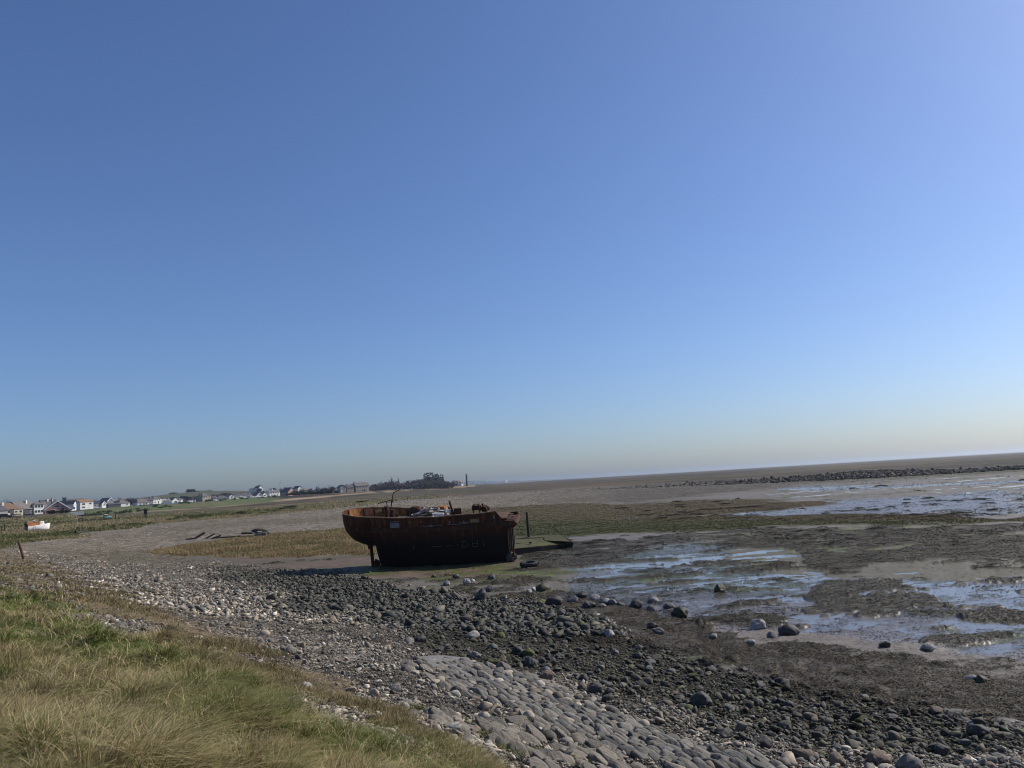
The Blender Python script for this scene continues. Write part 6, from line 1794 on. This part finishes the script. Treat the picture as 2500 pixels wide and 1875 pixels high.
def leaf_cloud(name, pts, size, tint, mat, parent, flatn=1.0):
    n = len(pts); P = np.asarray(pts)
    a = RNG.normal(size=(n, 3)); b = RNG.normal(size=(n, 3))
    a /= np.linalg.norm(a, axis=1)[:, None]; b -= a * (a * b).sum(1)[:, None]; b /= np.linalg.norm(b, axis=1)[:, None]
    s = (size * RNG.uniform(.6, 1.4, n))[:, None]
    co = np.stack([P - a * s, P + a * s * .6 + b * s * .7 * flatn, P + a * s * .5 - b * s * .7 * flatn], 1).reshape(-1, 3)
    tn = np.repeat(tint * RNG.uniform(.55, 1.45, n)[:, None], 3, 0)
    me = mesh_from(name, co, tris=np.arange(3 * n).reshape(-1, 3), tint=tn)
    o = bpy.data.objects.new(name, me); COL.objects.link(o); me.materials.append(mat)
    if parent: o.parent = parent
    return o

def bare_tree_proto(seed, spread=.9):
    g = np.random.default_rng(seed)
    root = bpy.data.objects.new('bare_tree', None); COL.objects.link(root)
    m = MB(); tips = []
    def limb(p, d, l, r, k):
        q = p + d * l * .5 + Vector(g.normal(0, .04 * l, 3)); e = p + d * l + Vector(g.normal(0, .06 * l, 3))
        m.tube([p, q, e], [r, r * .8, r * .55], 5 if k < 2 else 3, False)
        if k >= 2: tips.append(e); tips.append(q)
        if k == 4: return
        for _ in range(3 if k else 5):
            nd = (d + Vector(g.normal(0, .55 * spread, 3)) + Vector((0, 0, .12))).normalized()
            limb(p + (e - p) * g.uniform(.5, 1.0), nd, l * g.uniform(.55, .8), r * .55, k + 1)
    limb(Vector((0, 0, -.03)), Vector((0, 0, 1)), .34, .03, 0)
    zt = max(p.z for p in tips); sc = 1 / zt
    m.v = [(x * sc, y * sc, z * sc) for x, y, z in m.v]
    m.build('trunk', BARK, root)
    T = np.array([p[:] for p in tips]) * sc
    k = g.integers(0, len(T), 1500)
    P = T[k] + g.normal(0, .035, (1500, 3))
    leaf_cloud('crown', P, .020 * np.ones(1500), np.array((.115, .098, .088)), TWIG, root, .22)
    return root

def bush_proto(name, seed, tint, lumps, n, size, squash, trunk=True):
    g = np.random.default_rng(seed)
    root = bpy.data.objects.new(name, None); COL.objects.link(root)
    m = MB()
    for k in range(4 if trunk else 2):
        a = g.uniform(0, 6.28); m.tube([(0, 0, -.05), (.1 * math.cos(a), .1 * math.sin(a), .3), (.25 * math.cos(a), .25 * math.sin(a), .62)], [.05, .035, .015], 5)
    m.build('trunk' if trunk else 'stem', BARK, root)
    c = np.column_stack([g.normal(0, .28, lumps), g.normal(0, .28, lumps), g.uniform(.30, .78, lumps)]); r = g.uniform(.14, .30, lumps)
    k = g.integers(0, lumps, n); d = g.normal(size=(n, 3)); d /= np.linalg.norm(d, axis=1)[:, None]
    P = c[k] + d * (r[k] * g.uniform(.65, 1.05, n))[:, None]
    P[:, 2] = np.maximum(P[:, 2], .02) * squash
    sh = 1 / P[:, 2].max(); P[:, 2] *= sh
    lt = np.exp(g.normal(0, .25, lumps))[k][:, None]
    leaf_cloud('crown' if trunk else 'foliage', P, size * np.ones(n), np.asarray(tint)[None] * lt, LEAFM, root)
    return root

PROTO = {}
def plant(kind, protos, label, cat, group, p, h, w, lab_ok=True):
    src = protos[int(RNG.integers(0, len(protos)))]
    if src.get('used'):
        o = src.copy(); COL.objects.link(o)
        for ch in src.children:
            c = ch.copy(); COL.objects.link(c); c.parent = o
    else:
        o = src; src['used'] = 1
    o.location = p; o.rotation_euler = (0, 0, RNG.uniform(0, 6.28)); o.scale = (w, w, h)
    o.name = src.name.split('.')[0]
    o['label'] = label; o['category'] = cat
    if group: o['group'] = group
    elif 'group' in o: del o['group']
    return o

def trees():
    bare = [bare_tree_proto(300 + k, (.8, 1.0, .7, 1.1)[k]) for k in range(4)]
    scrub = [bush_proto('bare_scrub', 320 + k, (.085, .075, .068), 12, 900, .055, 1.0) for k in range(3)]
    dark = [bush_proto('dark_hedge_bush', 330 + k, (.030, .036, .024), 10, 700, .07, 1.0) for k in range(2)]
    pine = [bush_proto('pine_tree', 340 + k, (.022, .032, .022), 9, 900, .06, 1.0) for k in range(2)]
    gorse = [bush_proto('gorse_bush', 350 + k, (.085, .105, .055), 10, 420, .08, .8, False) for k in range(3)]
    shrub = [bush_proto('green_shrub', 360 + k, (.048, .075, .020), 9, 420, .09, .7, False) for k in range(3)]
    def at(kind, protos, label, cat, grp, u, vtop, vbase, D, wpx):
        if u < 700 and D < 900 and D > 400: D *= 1.36
        p = at_d(u, vbase, D); q = at_d(u, vtop, D)
        gz = ground_z(p.x, p.y)
        zb = min(p.z, gz + .3)
        h = q.z - zb; w = wpx / 1878 * D
        return plant(kind, protos, label, cat, grp, (p.x, p.y, zb - .1), h, w)
    # bare trees behind the houses
    for u, vt, vb, D, w, lab in ((6, 1219, 1248, 420, 24, 'leafless tree with tall sparse twigs at the village edge'), (20, 1217, 1248, 430, 22, 'leafless tree behind the brown roofed bungalow, tallest of its clump'), (33, 1224, 1248, 440, 18, 'small leafless tree between the brown roof and the black gable'),
                                 (48, 1223, 1246, 450, 22, 'rounded leafless tree behind the black gabled house'), (60, 1223, 1245, 455, 20, 'dense leafless tree over the black gabled house roof'),
                                 (292, 1209, 1232, 640, 16, 'tallest leafless tree over the grey hipped bungalow'), (312, 1212, 1232, 640, 22, 'wide leafless tree next to the hipped bungalow chimney'), (324, 1214, 1232, 650, 20, 'low round leafless tree by the wide white bungalow'), (258, 1215, 1234, 660, 20, 'leafless tree behind the little porch house'), (275, 1214, 1233, 660, 18, 'leafless tree rising behind the grey gabled house'), (245, 1217, 1235, 670, 16, 'small leafless tree behind the blue black roofed pale house'), (216, 1217, 1236, 690, 18, 'leafless tree over the orange brown roof'), (230, 1218, 1236, 690, 14, 'leafless sapling next to the orange brown roofed house'),
                                 (773, 1184, 1206, 800, 18, 'round leafless tree behind the small white villa'), (807, 1181, 1205, 790, 22, 'broad leafless tree behind the twin gabled timber house'), (833, 1179, 1202, 790, 12, 'leafless tree behind the tall grey gabled house'), (845, 1181, 1202, 790, 10, 'thin leafless tree at the old inn wing'),
                                 (957, 1162, 1190, 820, 18, 'tall leafless tree crowning the scrub of the headland'), (974, 1163, 1186, 825, 9, 'forked leafless tree beside the tall one on the headland'), (1020, 1170, 1190, 850, 18, 'leafless tree below the headland pine'), (1038, 1168, 1190, 850, 16, 'leafless tree touching the headland pine')):
        at('bare', bare, lab, 'tree', None, u, vt, vb, D, w)
    # pines on the hill top and on the headland
    for u, vt, vb, D, w, lab in ((457, 1194, 1203, 1500, 13, 'round dark pine standing apart on the hill top'), (467, 1193.5, 1203, 1500, 15, 'dark pine at the front of the hill top clump'), (475, 1193.5, 1203, 1500, 15, 'dark pine in the middle of the hill top clump'), (500, 1197, 1203, 1500, 22, 'wide low dark trees on the hill shoulder'), (515, 1195, 1203, 1500, 10, 'small round tree at the hill shoulder edge'), (419, 1201, 1207, 1500, 10, 'small dark tree on the hill crest to the west'), (432, 1202, 1206.5, 1500, 9, 'lone low tree on the hill crest near the pines'),
                                 (1063, 1152, 1190, 840, 30, 'large dark pine on the headland, tallest tree of the bay'), (1072, 1158, 1190, 845, 22, 'dark pine leaning beside the large headland pine'), (663, 1191, 1201, 1000, 9, 'dark round tree near the mast'), (676, 1190.5, 1200, 1000, 14, 'wide dark tree under the white mast'), (690, 1189, 1200, 980, 14, 'dark spreading tree right below the mast'), (628, 1192, 1199, 1040, 16, 'dark tree over the hillside cottage')):
        at('pine', pine, lab, 'tree', None, u, vt, vb, D, w)
    # scrub wood over the headland
    for k in range(58):
        u = 905 + 200 * (k + RNG.uniform(0, 1)) / 58
        top = np.interp(u, [905, 930, 960, 990, 1010, 1045, 1075, 1090, 1110], [1184, 1180, 1173, 1178, 1172, 1164, 1168, 1174, 1178])
        base = np.interp(u, [905, 1000, 1110], [1198.5, 1194, 1184.5])
        f = RNG.uniform(0, .75)
        at('scrub', scrub, 'grey leafless scrub thicket covering the headland', 'scrub', 'scrub thickets on the headland', u, top - 3 + (base - top) * f * .75 + RNG.uniform(-1, 2), base - (base - top) * .1 * (1 - f), 790 + 60 * (1 - f), RNG.uniform(18, 28))
    for k in range(46):
        u = RNG.uniform(690, 830) if k < 34 else RNG.uniform(120, 166)
        vb = np.interp(u, [120, 166, 690, 830], [1254, 1251, 1210, 1204.5])
        at('hedge', dark, 'dark evergreen hedge bush in front of the houses', 'bush', 'dark hedge bushes before the houses', u, vb - RNG.uniform(4.5, 8), vb, 690 if u > 600 else 385, RNG.uniform(9, 14))
    for k in range(76):
        u = RNG.uniform(420, 830) if k > 34 else RNG.uniform(100, 420)
        vb = np.interp(u, [100, 420, 560, 830], [1236, 1224, 1212, 1198])
        at('scrub', scrub, 'grey leafless scrub behind the village roofs', 'scrub', 'scrub behind the village', u, vb - RNG.uniform(6, 12), vb + 2, 690, RNG.uniform(12, 20))
    # gorse on the bank
    for k in range(60):
        u = RNG.uniform(170, 690)
        vb = np.interp(u, [170, 230, 360, 520, 690], [1251, 1249, 1241, 1229, 1214]) - RNG.uniform(-1, 4)
        D = np.interp(u, [170, 430, 690], [385, 480, 590]) + RNG.uniform(-8, 18)
        p = at_d(u, vb, D)
        plant('gorse', gorse, 'grey green bush on the bank below the houses', 'bush', 'bushes on the bank below the houses', (p.x, p.y, ground_z(p.x, p.y) - .1), RNG.uniform(.8, 1.7), RNG.uniform(1.6, 3.2))
    # green shrubs along the spit
    spots = []
    for (ua, va, ub, vb_, n) in ((200, 1292, 285, 1286, 13), (294, 1283, 366, 1276, 13), (400, 1273, 460, 1262, 9), (455, 1266, 525, 1259, 13), (581, 1256, 601, 1252, 4), (560, 1258, 700, 1246, 9), (667, 1247, 722, 1240, 11), (873, 1228, 896, 1225, 4), (138, 1302, 200, 1294, 9), (60, 1318, 130, 1310, 5)):
        for k in range(n):
            t = RNG.random(); spots.append((ua + (ub - ua) * t, va + (vb_ - va) * t + RNG.uniform(-3, 3)))
    for u, v in spots:
        p = on_ground(u, v); r = math.hypot(p.x, p.y)
        plant('shrub', shrub, 'low dark green shrub on the grassy shingle spit', 'shrub', 'shrubs along the spit', (p.x, p.y, p.z - .06), RNG.uniform(.25, .50) * r / 170, RNG.uniform(.7, 1.5) * r / 170)
trees()

# ------------------------------------------------------------------ far coast across the estuary
def far_coast():
    D = 5200
    us = np.linspace(1120, 1420, 60)
    hs = np.interp(us, [1120, 1160, 1190, 1240, 1300, 1420], [24, 26, 20, 11, 5, 0]) + 3 * fbm(us * .05, us * 0 + 3.3, 3, 3)
    vs = []
    for u, h in zip(us, hs):
        a = at_d(u, 1183 - (u - 1130) * .0597, D); b = at_d(u, 1183 - (u - 1130) * .0597, D + 900)
        vs += [(a.x, a.y, 1.0), (a.x, a.y, 2.5), ((a.x + b.x) / 2, (a.y + b.y) / 2, 2 + max(h, .2)), (b.x, b.y, 1.0)]
    m = MB().add(vs, [(4 * i + k, 4 * i + 4 + k, 4 * i + 5 + k, 4 * i + 1 + k) for i in range(len(us) - 1) for k in range(3)])
    o = m.build('far_coast_hills', paint('far_coast', (.12, .12, .09), .9, .1, .3, .004)); o['kind'] = 'structure'
    b = MB()
    for k in range(46):
        u = 1150 + 100 * RNG.beta(1.2, 2); p = at_d(u, 1183 - (u - 1130) * .0597, D - 60)
        s = RNG.uniform(7, 15)
        b.box((p.x, p.y, 3 + RNG.uniform(0, 12)), (s * 1.4, s, s * .8), RNG.uniform(0, 1))
    o = b.build('far_town', WHITE); o['kind'] = 'stuff'
far_coast()
# ------------------------------------------------------------------ the air over the bay
def haze():
    m = MB().box((0, 5000, 19.5), (26000, 25000, 43.0))
    o = m.build('haze', None); o['kind'] = 'stuff'
    mt = bpy.data.materials.new('sea_haze'); mt.use_nodes = True
    nt = mt.node_tree
    for n_ in list(nt.nodes):
        if n_.type != 'OUTPUT_MATERIAL': nt.nodes.remove(n_)
    out = nt.nodes[0]
    pv = nt.nodes.new('ShaderNodeVolumePrincipled')
    pv.inputs['Color'].default_value = (.83, .89, .95, 1)
    pv.inputs['Density'].default_value = HAZE_DENSITY
    pv.inputs['Anisotropy'].default_value = .7
    nt.links.new(pv.outputs[0], out.inputs['Volume'])
    o.data.materials.append(mt)
HAZE_DENSITY = .00014
haze()
